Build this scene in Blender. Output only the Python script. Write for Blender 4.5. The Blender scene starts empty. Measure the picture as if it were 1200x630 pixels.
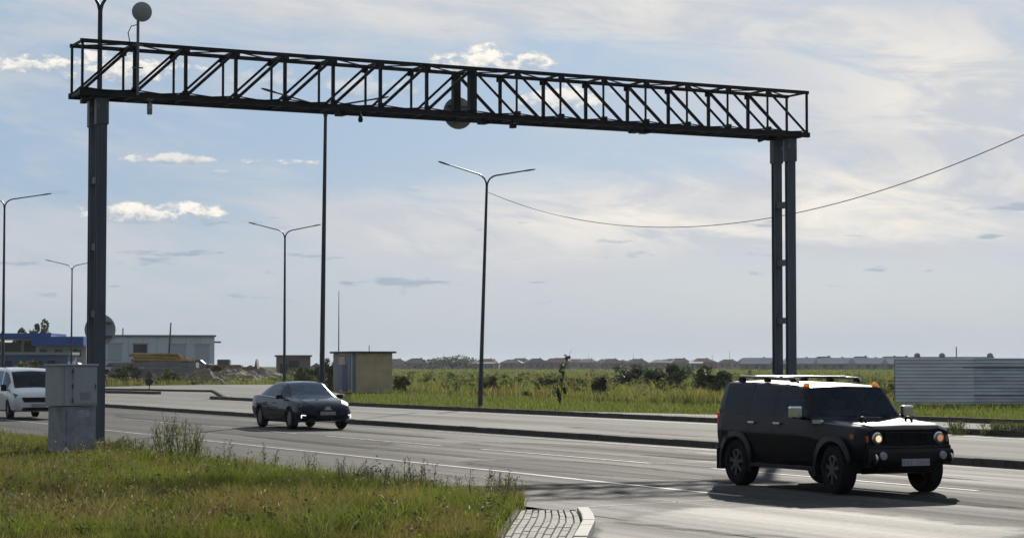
import bpy, bmesh, math, random
import numpy as np
from mathutils import Vector, Matrix
random.seed(11); rng = np.random.default_rng(5)
scene = bpy.context.scene
COL = scene.collection
R = math.radians

# ------------------------------------------------------------------ camera
FPX, HOR, CH = 2567.0, 428.0, 1.95              # focal length in photo pixels, horizon row, eye height
PITCH = math.atan((HOR - 315.0) / FPX)
cam_d = bpy.data.cameras.new('camera'); cam_d.sensor_width = 36.0; cam_d.lens = 36.0 * FPX / 1200.0
cam_d.clip_start = 0.1; cam_d.clip_end = 9000.0
cam = bpy.data.objects.new('camera', cam_d); COL.objects.link(cam)
cam.location = (0, 0, CH); cam.rotation_euler = (R(90) + PITCH, 0, 0)
scene.camera = cam
ROAD = math.atan(1200.0 / FPX)                   # the road runs this far left of the view axis
CR, SR = math.cos(ROAD), math.sin(ROAD)

# ------------------------------------------------------------------ light
SUN_AZ, SUN_EL = R(8.5), R(20.3)                     # azimuth right of +Y
sd = bpy.data.lights.new('sun', 'SUN'); sd.energy = 4.4; sd.angle = R(0.6); sd.color = (1.0, 0.93, 0.82)
so = bpy.data.objects.new('sun', sd); COL.objects.link(so)
sv = Vector((math.sin(SUN_AZ) * math.cos(SUN_EL), math.cos(SUN_AZ) * math.cos(SUN_EL), math.sin(SUN_EL)))
so.rotation_euler = sv.to_track_quat('Z', 'Y').to_euler(); so.location = (0, 0, 60)
scene.view_settings.view_transform = 'Standard'; scene.view_settings.look = 'None'
scene.view_settings.exposure = 0.0; scene.view_settings.gamma = 1.0

def build_world():
    w = bpy.data.worlds.new('World'); scene.world = w; w.use_nodes = True
    w.cycles.sampling_method = 'MANUAL'; w.cycles.sample_map_resolution = 256
    nt = w.node_tree; N = nt.nodes; L = nt.links; N.clear()
    def nd(t, **k):
        n = N.new(t)
        for a, b in k.items(): setattr(n, a, b)
        return n
    def inp(s, v):
        if isinstance(v, bpy.types.NodeSocket): L.new(v, s)
        else: s.default_value = v
    def M(op, a, b=0.0, c=0.0):
        n = nd('ShaderNodeMath', operation=op); inp(n.inputs[0], a); inp(n.inputs[1], b); inp(n.inputs[2], c); return n.outputs[0]
    def ramp(v, a, b, lo=0.0, hi=1.0):
        n = nd('ShaderNodeMapRange', interpolation_type='SMOOTHSTEP')
        inp(n.inputs['Value'], v); inp(n.inputs['From Min'], a); inp(n.inputs['From Max'], b)
        inp(n.inputs['To Min'], lo); inp(n.inputs['To Max'], hi); return n.outputs[0]
    def mix(f, a, b):
        n = nd('ShaderNodeMix', data_type='RGBA'); inp(n.inputs['Factor'], f); inp(n.inputs['A'], a); inp(n.inputs['B'], b); return n.outputs['Result']
    def noise(x, y, z, det=6.0, rough=0.55, dist=0.0):
        n = nd('ShaderNodeTexNoise'); c = nd('ShaderNodeCombineXYZ'); inp(c.inputs[0], x); inp(c.inputs[1], y); inp(c.inputs[2], z); L.new(c.outputs[0], n.inputs['Vector'])
        n.inputs['Scale'].default_value = 1.0; n.inputs['Detail'].default_value = det; n.inputs['Roughness'].default_value = rough; n.inputs['Distortion'].default_value = dist
        return n.outputs['Fac']
    sky = nd('ShaderNodeTexSky', sky_type='NISHITA'); sky.sun_disc = False
    sky.sun_elevation = SUN_EL; sky.sun_rotation = SUN_AZ
    sky.air_density = 1.0; sky.dust_density = 1.2; sky.ozone_density = 1.4; sky.altitude = 300
    tc = nd('ShaderNodeTexCoord'); sep = nd('ShaderNodeSeparateXYZ'); L.new(tc.outputs['Generated'], sep.inputs[0]); X, Y, Z = sep.outputs
    az = M('MULTIPLY', M('ARCTAN2', X, Y), 57.2958); el = M('MULTIPLY', M('ARCSINE', Z), 57.2958)      # bearing and height in degrees
    def deg(px, py): return math.degrees(math.atan((px - 600) / FPX)), math.degrees(math.atan((HOR - py) / FPX))
    def blobs(tab, acc):
        for (px, py, wx, wy, am) in tab:
            a0, e0 = deg(px, py); da = M('DIVIDE', M('SUBTRACT', az, a0), wx * .0223); de = M('DIVIDE', M('SUBTRACT', el, e0), wy * .0223)
            g = M('EXPONENT', M('MULTIPLY', M('ADD', M('MULTIPLY', da, da), M('MULTIPLY', de, de)), -.8)); acc = M('ADD', acc, M('MULTIPLY', g, am))
        return acc
    # high veil: long streaks drawn out along the wind, dipping to the right
    ey = M('ADD', el, M('MULTIPLY', az, .14))
    s1 = noise(M('MULTIPLY', az, .085), M('MULTIPLY', ey, .30), 3.7, 4, .55, .5)
    s2 = noise(M('MULTIPLY', az, .20), M('MULTIPLY', ey, .85), 9.1, 6, .62, .8)
    s3 = noise(M('MULTIPLY', az, .65), M('MULTIPLY', ey, 2.4), 5.5, 4, .65, .6)
    v = M('ADD', M('ADD', M('MULTIPLY', s1, .50), M('MULTIPLY', s2, .34)), M('MULTIPLY', s3, .16))
    v = blobs(((300, 15, 380, 40, .10), (620, 8, 300, 36, .06), (110, 165, 230, 58, -.13), (460, 175, 170, 55, -.17), (720, 65, 170, 30, -.08), (760, 185, 180, 42, -.17), (1110, 110, 130, 62, .17), (1000, 240, 280, 48, .15), (820, 20, 240, 30, .05),
              (680, 262, 240, 45, .12), (1010, 92, 60, 26, -.10), (1170, 235, 90, 45, -.04), (230, 300, 280, 50, .05), (1080, 335, 260, 34, -.15), (560, 345, 300, 36, -.05), (950, 45, 110, 22, .05)), v)
    clear = mix(.93, sky.outputs[0], (2.6, 4.0, 5.75, 1))
    low = mix(.93, sky.outputs[0], (3.3, 4.35, 5.5, 1))
    clear = mix(ramp(el, 1.0, 6.0), low, clear)
    base = mix(ramp(v, .36, .62), clear, (5.5, 5.75, 6.15, 1))                # grey-white veil
    base = mix(ramp(v, .57, .80, 0, .9), base, (8.3, 7.9, 7.2, 1))            # thick, sunlit cream parts
    glow = blobs(((1110, 105, 130, 55, .75), (1000, 235, 250, 42, .7), (700, 258, 210, 36, .5), (620, 18, 300, 26, .3), (930, 40, 160, 24, .3)), 0.0)
    base = mix(M('MULTIPLY', glow, ramp(s2, .38, .62)), base, (8.7, 8.15, 7.3, 1))
    base = mix(ramp(el, -.5, 2.6, .7, 0.0), base, (3.75, 4.5, 5.2, 1))
    # low scud: flat blue-grey bars
    sc = noise(M('MULTIPLY', az, .50), M('MULTIPLY', el, 2.6), 14.2, 4, .55); sc = blobs(((300, 275, 40, 9, .10), (330, 315, 60, 9, .10), (165, 308, 60, 9, .11), (560, 332, 80, 7, .09), (450, 318, 50, 7, .08), (45, 300, 60, 8, .06)), sc)
    scud = M('MULTIPLY', ramp(sc, .635, .72), M('MULTIPLY', ramp(el, 1.4, 2.0), ramp(el, 5.2, 3.8)))
    base = mix(M('MULTIPLY', scud, .6), base, (2.75, 3.65, 4.65, 1))
    # fair-weather cumulus: sunlit tops, flat bluish bases
    pn = noise(M('MULTIPLY', az, 1.05), M('MULTIPLY', el, 2.1), 1.3, 7, .60, .25); pf = M('SUBTRACT', pn, .5)
    pn2 = noise(M('MULTIPLY', az, 3.4), M('MULTIPLY', el, 5.2), 7.7, 4, .6, .2)
    total = lit = None
    for (px, py, wa, we, amp) in ((22, 84, 1.25, .30, 1.), (150, 88, 1.6, .50, .95), (205, 190, 1.25, .17, .8), (318, 191, 1.05, .13, .8), (182, 252, 1.9, .36, 1.), (566, 72, 1.7, .40, 1.), (665, 118, 1.5, .42, .9), (430, 104, 1.3, .30, .6), (545, 33, .6, .12, .5), (305, 95, 1.2, .26, .55), (258, 203, .5, .09, .5)):
        a0, e0 = deg(px, py); da = M('DIVIDE', M('SUBTRACT', az, a0), wa); de = M('DIVIDE', M('SUBTRACT', el, e0), we)
        dl = M('MINIMUM', de, 0.0); r2 = M('ADD', M('MULTIPLY', da, da), M('ADD', M('MULTIPLY', de, de), M('MULTIPLY', M('MULTIPLY', dl, dl), 1.6)))
        d = M('ADD', M('SUBTRACT', .80, M('MULTIPLY', r2, .62)), M('ADD', M('MULTIPLY', pf, 4.2), M('MULTIPLY', M('SUBTRACT', pn2, .5), 1.0)))
        m = M('MULTIPLY', ramp(d, -.05, .75), amp)
        li = M('MULTIPLY', m, ramp(M('ADD', de, M('MULTIPLY', M('SUBTRACT', pn2, .5), 2.6)), -.85, .55))
        total = m if total is None else M('MAXIMUM', total, m); lit = li if lit is None else M('MAXIMUM', lit, li)
    out = mix(total, base, mix(lit, (3.7, 4.4, 5.2, 1), (9.3, 8.8, 8.0, 1)))
    # the same kind of cumulus over the rest of the sky
    fn = noise(M('MULTIPLY', az, .10), M('MULTIPLY', el, .33), 40.0, 5, .6, .3)
    out = mix(M('MULTIPLY', M('MULTIPLY', ramp(fn, .60, .72), ramp(M('ABSOLUTE', az), 15., 22.)), .7), out, (7.2, 7.0, 6.7, 1))
    # brighter towards the sun, dimmer away from it
    dt = nd('ShaderNodeVectorMath', operation='DOT_PRODUCT'); L.new(tc.outputs['Generated'], dt.inputs[0]); dt.inputs[1].default_value = tuple(sv)
    fs = M('MULTIPLY_ADD', M('MULTIPLY_ADD', dt.outputs['Value'], .5, .5), .80, .26)
    vm = nd('ShaderNodeVectorMath', operation='SCALE'); L.new(out, vm.inputs[0]); L.new(fs, vm.inputs['Scale'])
    bg = nd('ShaderNodeBackground'); L.new(vm.outputs[0], bg.inputs['Color']); bg.inputs['Strength'].default_value = 0.105
    o = nd('ShaderNodeOutputWorld'); L.new(bg.outputs[0], o.inputs['Surface'])
build_world()

# ------------------------------------------------------------------ helpers
def ray(px, py):
    dx, dz = (px - 600) / FPX, (315 - py) / FPX
    return Vector((dx, math.cos(PITCH) - dz * math.sin(PITCH), math.sin(PITCH) + dz * math.cos(PITCH)))
def gp(px, py, z=0.0):                           # the ground point a pixel looks at
    d = ray(px, py); t = (z - CH) / d.z; return Vector((d.x * t, d.y * t, z))
def xy(px, D): return (px - 600) / FPX * D
def vz(py, D): return CH + (HOR - py) / FPX * D
def W(v, u, z=0.0): return Vector((v * CR - u * SR, v * SR + u * CR, z))     # road frame -> world
def RF(p): return (p[0] * CR + p[1] * SR, -p[0] * SR + p[1] * CR)            # world -> road frame

class MB:
    def __init__(s): s.v = []; s.f = []
    def add(s, vs, fs):
        o = len(s.v); s.v += [tuple(p) for p in vs]; s.f += [tuple(i + o for i in f) for f in fs]; return s
    def box(s, c, d, m=None):
        x, y, z = d[0] / 2, d[1] / 2, d[2] / 2
        vs = [Vector((a * x, b * y, e * z)) for a in (-1, 1) for b in (-1, 1) for e in (-1, 1)]
        if m is not None: vs = [m @ p for p in vs]
        vs = [p + Vector(c) for p in vs]
        return s.add(vs, [(0, 1, 3, 2), (4, 6, 7, 5), (0, 4, 5, 1), (2, 3, 7, 6), (0, 2, 6, 4), (1, 5, 7, 3)])
    def bar(s, a, b, w, h=None, up=(0, 0, 1)):
        h = h or w; a, b = Vector(a), Vector(b); d = (b - a).normalized(); u = Vector(up)
        if abs(d.dot(u)) > .95: u = Vector((0, 1, 0))
        sx = d.cross(u).normalized(); uy = sx.cross(d)
        vs = [p + sx * (i * w / 2) + uy * (j * h / 2) for p in (a, b) for i, j in ((-1, -1), (1, -1), (1, 1), (-1, 1))]
        return s.add(vs, [(3, 2, 1, 0), (4, 5, 6, 7), (0, 1, 5, 4), (1, 2, 6, 5), (2, 3, 7, 6), (3, 0, 4, 7)])
    def tube(s, pts, r, n=8, cap=True):
        pts = [Vector(p) for p in pts]; k = len(pts); rs = r if isinstance(r, (list, tuple)) else [r] * k
        rings = []; prev = None
        for i, p in enumerate(pts):
            d = (pts[min(i + 1, k - 1)] - pts[max(i - 1, 0)]).normalized()
            if prev is None:
                q = Vector((0, 0, 1)) if abs(d.z) < .9 else Vector((1, 0, 0)); sx = d.cross(q).normalized()
            else: sx = (prev - d * prev.dot(d)).normalized()
            prev = sx; uy = d.cross(sx)
            rings.append([p + (sx * math.cos(2 * math.pi * j / n) + uy * math.sin(2 * math.pi * j / n)) * rs[i] for j in range(n)])
        vs = [q for rg in rings for q in rg]; fs = []
        for i in range(k - 1):
            for j in range(n):
                a, b = i * n + j, i * n + (j + 1) % n; fs.append((a, b, b + n, a + n))
        if cap: fs += [tuple(range(n))[::-1], tuple((k - 1) * n + j for j in range(n))]
        return s.add(vs, fs)
    def lathe(s, prof, n=24, axis='y', c=(0, 0, 0)):
        vs = []; fs = []; k = len(prof)
        for j in range(n):
            t = 2 * math.pi * j / n
            for r, h in prof:
                a, b = r * math.cos(t), r * math.sin(t)
                p = {'y': (a, h, b), 'z': (a, b, h), 'x': (h, a, b)}[axis]; vs.append(Vector(p) + Vector(c))
        for j in range(n):
            for i in range(k - 1):
                a = j * k + i; b = ((j + 1) % n) * k + i; fs.append((a, a + 1, b + 1, b))
        return s.add(vs, fs)
    def prism(s, poly, a, b, axis='y'):
        f = {'y': lambda p, h: (p[0], h, p[1]), 'z': lambda p, h: (p[0], p[1], h), 'x': lambda p, h: (h, p[0], p[1])}[axis]
        n = len(poly); vs = [f(p, a) for p in poly] + [f(p, b) for p in poly]
        fs = [tuple(range(n))[::-1], tuple(range(n, 2 * n))] + [(i, (i + 1) % n, (i + 1) % n + n, i + n) for i in range(n)]
        return s.add(vs, fs)
    def mesh(s, name, smooth=None, bevel=None, seg=2):
        me = bpy.data.meshes.new(name); me.from_pydata([tuple(p) for p in s.v], [], s.f)
        bm = bmesh.new(); bm.from_mesh(me); bmesh.ops.remove_doubles(bm, verts=bm.verts, dist=1e-5)
        bmesh.ops.recalc_face_normals(bm, faces=bm.faces)
        if bevel:
            es = [e for e in bm.edges if len(e.link_faces) == 2 and e.calc_face_angle() > R(30)]
            bmesh.ops.bevel(bm, geom=es, offset=bevel, segments=seg, affect='EDGES', profile=.6, clamp_overlap=True)
        bm.to_mesh(me); bm.free()
        if smooth is not None:
            me.polygons.foreach_set('use_smooth', [True] * len(me.polygons))
            me.set_sharp_from_angle(angle=R(smooth))
        return me
    def build(s, name, mat, parent=None, smooth=None, bevel=None, seg=2, loc=None, rot=None):
        return put(name, s.mesh(name, smooth, bevel, seg), mat, parent, loc, rot)
def put(name, me, mat=None, parent=None, loc=None, rot=None):
    o = bpy.data.objects.new(name, me); COL.objects.link(o)
    if mat is not None and me is not None and not me.materials: me.materials.append(mat)
    if parent is not None: o.parent = parent
    if loc is not None: o.location = loc
    if rot is not None: o.rotation_euler = rot
    return o
def tag(o, label, cat, group=None):
    o['label'] = label; o['category'] = cat
    if group: o['group'] = group
    return o
def thing(name, label, cat, loc=(0, 0, 0), rz=0.0, group=None):
    o = bpy.data.objects.new(name, None); COL.objects.link(o); o.empty_display_size = .2
    o.location = loc; o.rotation_euler = (0, 0, rz); return tag(o, label, cat, group)
def struct(o): o['kind'] = 'structure'; return o
def stuff(o): o['kind'] = 'stuff'; return o

# ------------------------------------------------------------------ materials
MATS = {}
def mat(name, col, rough=.6, metal=0.0, var=.0, scale=8.0, bump=0.0, coat=0.0, spec=.5, col2=None, emit=None, es=0.0, stretch=None, detail=6.0, bdist=.02):
    if name in MATS: return MATS[name]
    m = bpy.data.materials.new(name); m.use_nodes = True; MATS[name] = m
    nt = m.node_tree; b = nt.nodes['Principled BSDF']; L = nt.links
    b.inputs['Base Color'].default_value = (*col, 1); b.inputs['Roughness'].default_value = rough
    b.inputs['Metallic'].default_value = metal; b.inputs['Coat Weight'].default_value = coat
    b.inputs['Specular IOR Level'].default_value = spec; b.inputs['Coat Roughness'].default_value = .04; b.inputs['Coat IOR'].default_value = 1.40
    if emit: b.inputs['Emission Color'].default_value = (*emit, 1); b.inputs['Emission Strength'].default_value = es
    if var or col2 or bump:
        tc = nt.nodes.new('ShaderNodeTexCoord'); mp = nt.nodes.new('ShaderNodeMapping'); L.new(tc.outputs['Object'], mp.inputs[0])
        if stretch: mp.inputs['Scale'].default_value = stretch
        n = nt.nodes.new('ShaderNodeTexNoise'); n.inputs['Scale'].default_value = scale; n.inputs['Detail'].default_value = detail
        n.inputs['Roughness'].default_value = .6; L.new(mp.outputs[0], n.inputs['Vector'])
        c2 = col2 or tuple(c * (1 - var) for c in col); c1 = col if col2 else tuple(min(1, c * (1 + var)) for c in col)
        mr = nt.nodes.new('ShaderNodeMapRange'); mr.inputs['From Min'].default_value = .34; mr.inputs['From Max'].default_value = .66
        L.new(n.outputs['Fac'], mr.inputs['Value'])
        mx = nt.nodes.new('ShaderNodeMix'); mx.data_type = 'RGBA'; mx.inputs['A'].default_value = (*c1, 1); mx.inputs['B'].default_value = (*c2, 1)
        L.new(mr.outputs[0], mx.inputs['Factor']); L.new(mx.outputs['Result'], b.inputs['Base Color'])
        if bump:
            bp = nt.nodes.new('ShaderNodeBump'); bp.inputs['Strength'].default_value = bump; bp.inputs['Distance'].default_value = bdist
            L.new(n.outputs['Fac'], bp.inputs['Height']); L.new(bp.outputs[0], b.inputs['Normal'])
    return m
def glass_mat(name, tint, rough=.02):
    m = bpy.data.materials.new(name); m.use_nodes = True; nt = m.node_tree; N = nt.nodes; N.clear(); L = nt.links
    t = N.new('ShaderNodeBsdfTransparent'); t.inputs[0].default_value = (*tint, 1)
    g = N.new('ShaderNodeBsdfGlossy'); g.inputs['Roughness'].default_value = rough; g.inputs[0].default_value = (.72, .85, 1, 1)
    fr = N.new('ShaderNodeFresnel'); fr.inputs[0].default_value = 1.3
    mx = N.new('ShaderNodeMixShader'); L.new(fr.outputs[0], mx.inputs[0]); L.new(t.outputs[0], mx.inputs[1]); L.new(g.outputs[0], mx.inputs[2])
    o = N.new('ShaderNodeOutputMaterial'); L.new(mx.outputs[0], o.inputs[0]); MATS[name] = m; return m
GLASSW = None
def leaf_mat(name, trans=.35, rough=.55, spec=.3):      # colour from the blade's own colour attribute
    m = bpy.data.materials.new(name); m.use_nodes = True; nt = m.node_tree; N = nt.nodes; L = nt.links
    b = N['Principled BSDF']; b.inputs['Roughness'].default_value = rough; b.inputs['Specular IOR Level'].default_value = spec
    a = N.new('ShaderNodeAttribute'); a.attribute_name = 'Col'; L.new(a.outputs['Color'], b.inputs['Base Color'])
    t = N.new('ShaderNodeBsdfTranslucent'); L.new(a.outputs['Color'], t.inputs[0])
    mx = N.new('ShaderNodeMixShader'); mx.inputs[0].default_value = trans
    L.new(b.outputs[0], mx.inputs[1]); L.new(t.outputs[0], mx.inputs[2]); L.new(mx.outputs[0], N['Material Output'].inputs[0])
    MATS[name] = m; return m
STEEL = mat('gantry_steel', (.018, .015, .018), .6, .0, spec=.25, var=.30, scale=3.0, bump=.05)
POSTM = mat('post_paint', (.075, .092, .12), .5, .05, var=.22, scale=1.6, stretch=(1, 1, .25), bump=.03)
GALV = mat('galvanised', (.16, .17, .18), .45, .6, var=.25, scale=5)
LAMPM = mat('lamp_pole_paint', (.045, .05, .056), .45, .3, var=.2, scale=2)
SIGNB = mat('sign_back', (.42, .44, .44), .6, .0, var=.12, scale=6)
BLACKP = mat('black_plastic', (.008, .008, .009), .55, spec=.2)
RUBBER = mat('tyre_rubber', (.010, .010, .010), .85, spec=.12, var=.3, scale=30)
CHROME = mat('chrome', (.75, .76, .78), .12, 1.0)
ALLOY = mat('alloy_rim', (.15, .155, .165), .3, .9)
INTER = mat('car_interior', (.022, .021, .020), .8)
SEAM = mat('panel_gap', (.004, .004, .004), .9, spec=.1)
AMBER = mat('amber_lens', (.85, .22, .015), .2, emit=(1, .28, .02), es=.35)
REDL = mat('red_lens', (.55, .012, .012), .18, emit=(1, .02, .02), es=.15)
LAMPW = mat('lamp_glow', (.55, .45, .30), .15, emit=(1, .74, .45), es=.9)
LAMPC = mat('running_light', (.9, .9, .9), .2, emit=(1, .98, .95), es=1.1)
LENS = mat('lens_clear', (.45, .46, .48), .1, .3)
PLATE = mat('number_plate', (.42, .42, .46), .4)
PLATEK = mat('plate_ink', (.17, .17, .20), .5)
GLASSD = glass_mat('tinted_glass', (.055, .06, .07))
GLASSF = glass_mat('windscreen_glass', (.88, .93, .90)); GLASSW = glass_mat('sloped_screen_glass', (.30, .36, .38)); GLASSW.node_tree.nodes['Fresnel'].inputs[0].default_value = 1.75
LEAF = leaf_mat('leaf_material', .4); BLADE = leaf_mat('grass_blade', .58, .6, .15)
BARK = mat('bark', (.09, .065, .045), .9, var=.3, scale=20, bump=.3)

# ------------------------------------------------------------------ ground, roads
def asphalt(name, c1, c2, rough, seed=0.0, fine=.10, spec=.22):
    m = bpy.data.materials.new(name); m.use_nodes = True; nt = m.node_tree; N = nt.nodes; L = nt.links; b = N['Principled BSDF']
    tc = N.new('ShaderNodeTexCoord')
    def noise(sc, st, det=5.0, off=0.0, ro=.6):
        mp = N.new('ShaderNodeMapping'); mp.inputs['Scale'].default_value = st; mp.inputs['Location'].default_value = (seed + off, off * 1.7, 0); L.new(tc.outputs['Object'], mp.inputs[0])
        n = N.new('ShaderNodeTexNoise'); n.inputs['Scale'].default_value = sc; n.inputs['Detail'].default_value = det; n.inputs['Roughness'].default_value = ro
        L.new(mp.outputs[0], n.inputs['Vector']); return n.outputs['Fac']
    def rng_(v, a, b_, lo, hi):
        r = N.new('ShaderNodeMapRange'); r.inputs['From Min'].default_value = a; r.inputs['From Max'].default_value = b_
        r.inputs['To Min'].default_value = lo; r.inputs['To Max'].default_value = hi; L.new(v, r.inputs[0]); return r.outputs[0]
    def math_(op, a, b_):
        n = N.new('ShaderNodeMath'); n.operation = op
        for i, q in enumerate((a, b_)):
            if isinstance(q, (int, float)): n.inputs[i].default_value = q
            else: L.new(q, n.inputs[i])
        return n.outputs[0]
    big = noise(.22, (1, .35, 1), 4, 3.1); trk = noise(.85, (1, .018, 1), 4, 7.7); grit = noise(9, (1, .8, 1), 6, 1.2, .8); mid = noise(2.2, (1, .25, 1), 5, 12.)
    f = math_('ADD', math_('MULTIPLY', big, .28), math_('MULTIPLY', trk, .47)); f = math_('ADD', f, math_('MULTIPLY', mid, .25))
    mx = N.new('ShaderNodeMix'); mx.data_type = 'RGBA'; mx.inputs['A'].default_value = (*c1, 1); mx.inputs['B'].default_value = (*c2, 1)
    L.new(rng_(f, .40, .60, 0, 1), mx.inputs['Factor'])
    g = rng_(grit, .3, .7, 1 - fine * 3, 1 + fine * 3)
    ms = N.new('ShaderNodeMix'); ms.data_type = 'RGBA'; ms.blend_type = 'MULTIPLY'; ms.inputs['Factor'].default_value = 1.0
    cc = N.new('ShaderNodeCombineColor'); [L.new(g, cc.inputs[i]) for i in range(3)]
    L.new(mx.outputs['Result'], ms.inputs['A']); L.new(cc.outputs[0], ms.inputs['B']); L.new(ms.outputs['Result'], b.inputs['Base Color'])
    L.new(rng_(trk, .35, .65, rough + .06, rough - .08), b.inputs['Roughness'])
    bp = N.new('ShaderNodeBump'); bp.inputs['Strength'].default_value = .55; bp.inputs['Distance'].default_value = .012
    L.new(grit, bp.inputs['Height']); L.new(bp.outputs[0], b.inputs['Normal']); b.inputs['Specular IOR Level'].default_value = spec
    MATS[name] = m; return m
ASPH = asphalt('asphalt', (.030, .030, .030), (.088, .086, .083), .82, 0., .28, .075)
ASPH2 = asphalt('asphalt_worn_glare', (.062, .060, .056), (.125, .119, .110), .8, 30., .26, .09)  # worn grey, lightened so the colour carries the sun glare
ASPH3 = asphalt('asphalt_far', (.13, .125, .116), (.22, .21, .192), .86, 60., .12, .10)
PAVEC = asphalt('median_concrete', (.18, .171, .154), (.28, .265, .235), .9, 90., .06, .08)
KERBM = mat('kerb_concrete', (.085, .076, .066), .9, spec=.15, var=.22, scale=6, bump=.2)
PAINT = mat('road_paint', (.56, .55, .52), .7, scale=2.4, col2=(.12, .115, .11), spec=.15)
SOIL = mat('field_soil', (.075, .082, .028), .95, scale=.6, col2=(.105, .085, .045), bump=.2)
GRASSB = mat('meadow_ground', (.070, .085, .022), .98, scale=.11, col2=(.11, .105, .036), spec=.0, detail=9)

def sheet(name, pts, z, m, road=True):
    mb = MB(); mb.add([(p[0], p[1], z) for p in pts], [tuple(range(len(pts)))])
    me = bpy.data.meshes.new(name); me.from_pydata(mb.v, [], mb.f)
    if me.polygons[0].normal.z < 0: me.flip_normals()
    return struct(put(name, me, m, None, None, (0, 0, ROAD) if road else None))
def soft_sheet(name, pts, z, m):
    if 'Mix Shader' not in m.node_tree.nodes: soften(m)
    return soft_mesh(name, pts, z, m)
def soften(m):
    nt = m.node_tree; N = nt.nodes; L = nt.links
    a = N.new('ShaderNodeAttribute'); a.attribute_name = 'fade'; tc = N.new('ShaderNodeTexCoord'); n = N.new('ShaderNodeTexNoise'); n.inputs['Scale'].default_value = 1.1; n.inputs['Detail'].default_value = 9; n.inputs['Roughness'].default_value = .72; L.new(tc.outputs['Object'], n.inputs['Vector'])
    s1 = N.new('ShaderNodeMath'); s1.operation = 'MULTIPLY_ADD'; s1.inputs[1].default_value = 1.6; s1.inputs[2].default_value = -.8; L.new(n.outputs['Fac'], s1.inputs[0]); s2 = N.new('ShaderNodeMath'); L.new(a.outputs['Fac'], s2.inputs[0]); L.new(s1.outputs[0], s2.inputs[1])
    r = N.new('ShaderNodeMapRange'); r.interpolation_type = 'SMOOTHSTEP'; r.inputs['From Min'].default_value = .12; r.inputs['From Max'].default_value = .72; L.new(s2.outputs[0], r.inputs[0])
    t = N.new('ShaderNodeBsdfTransparent'); mx = N.new('ShaderNodeMixShader'); L.new(r.outputs[0], mx.inputs[0]); L.new(t.outputs[0], mx.inputs[1]); L.new(N['Principled BSDF'].outputs[0], mx.inputs[2]); L.new(mx.outputs[0], N['Material Output'].inputs[0])
def soft_mesh(name, pts, z, m):
    cx = sum(p[0] for p in pts) / len(pts); cy = sum(p[1] for p in pts) / len(pts); k = len(pts); vs = []; fs = []
    for f in (1.06, .72): vs += [(cx + (p[0] - cx) * f, cy + (p[1] - cy) * f, z) for p in pts]
    fs = [(i, (i + 1) % k, (i + 1) % k + k, i + k) for i in range(k)] + [tuple(range(k, 2 * k))]
    me = bpy.data.meshes.new(name); me.from_pydata(vs, [], fs); at = me.attributes.new('fade', 'FLOAT', 'POINT'); at.data.foreach_set('value', [0.0] * k + [1.0] * k)
    if me.polygons[0].normal.z < 0: me.flip_normals()
    return struct(put(name, me, m, None, None, (0, 0, ROAD)))
def slab(name, pts, z0, z1, m):
    mb = MB(); mb.prism(pts, z0, z1, 'z'); o = mb.build(name, m, rot=(0, 0, ROAD)); return struct(o)

sheet('ground', [(-2500, -150), (2500, -150), (2500, 3500), (-2500, 3500)], -.06, GRASSB, road=False)
VE, VL, VK, VM2, VK2 = 17.0, 21.1, 26.3, 32.4, 38.0
NEAR_EDGE = 13.1
road = sheet('road', [(NEAR_EDGE, 20), (VK + .05, 20), (VK + .05, 420), (NEAR_EDGE, 420)], 0.0, ASPH)
# side road mouth in front of the camera
side_px = [gp(689, 596), gp(698, 611), gp(690, 624), gp(687, 634)]
sp = [RF(p) for p in side_px]
side_poly = [(NEAR_EDGE - .0, RF(gp(689, 594))[1]), sp[0], sp[1], sp[2], sp[3], RF((.7, 20)), RF((.6, 8)), RF((30, 8)), (VK, 20.0), (NEAR_EDGE, 20.0)]
sheet('side_road', [sp[0], sp[1], sp[2], sp[3], RF((.75, 20)), RF((.7, 6)), RF((22, 6)), (NEAR_EDGE + .0, 12)], -.006, ASPH)
# worn overlay at the side-road mouth, sun glare painted in as lighter colour
ov = [gp(701, 611), gp(735, 601), gp(800, 594), gp(880, 591.5), gp(940, 595), gp(1010, 598), gp(1090, 606), gp(1150, 615), gp(1230, 618), gp(1230, 648), gp(1010, 648), gp(930, 633), gp(850, 627), gp(770, 618)]
soft_sheet('worn_glare_asphalt', [RF(p) for p in ov], .004, ASPH2)
ok = [gp(697, 616), gp(720, 613), gp(770, 619), gp(850, 629), gp(900, 640), gp(690, 640)]
soft_sheet('patched_asphalt', [RF(p) for p in ok], .0085, asphalt('asphalt_patch', (.030, .028, .026), (.05, .046, .042), .8, 44.))
# opposite carriageway and median
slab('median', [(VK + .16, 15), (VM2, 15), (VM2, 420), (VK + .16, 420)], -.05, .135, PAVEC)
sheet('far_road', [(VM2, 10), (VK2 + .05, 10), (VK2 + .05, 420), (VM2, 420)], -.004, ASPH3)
# side street beyond, with its bay
n0 = RF(gp(264, 467)); n1 = RF(gp(250, 459)); n2 = RF(gp(110, 456.5))
sheet('bay_road', [(VK2 - .5, n0[1] + 2), n0, n1, n2, (n2[0], 420), (VK2 - .5, 420)], -.008, ASPH3)
pv = [n0, n1, n2, RF(gp(110, 455)), RF(gp(180, 453)), RF(gp(240, 452)), RF(gp(330, 451.5)), RF(gp(405, 464)), (VK2 + .16, RF(gp(405, 470))[1])]
slab('bay_pavement', [(p[0], p[1]) for p in pv], -.05, .12, PAVEC)
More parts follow.
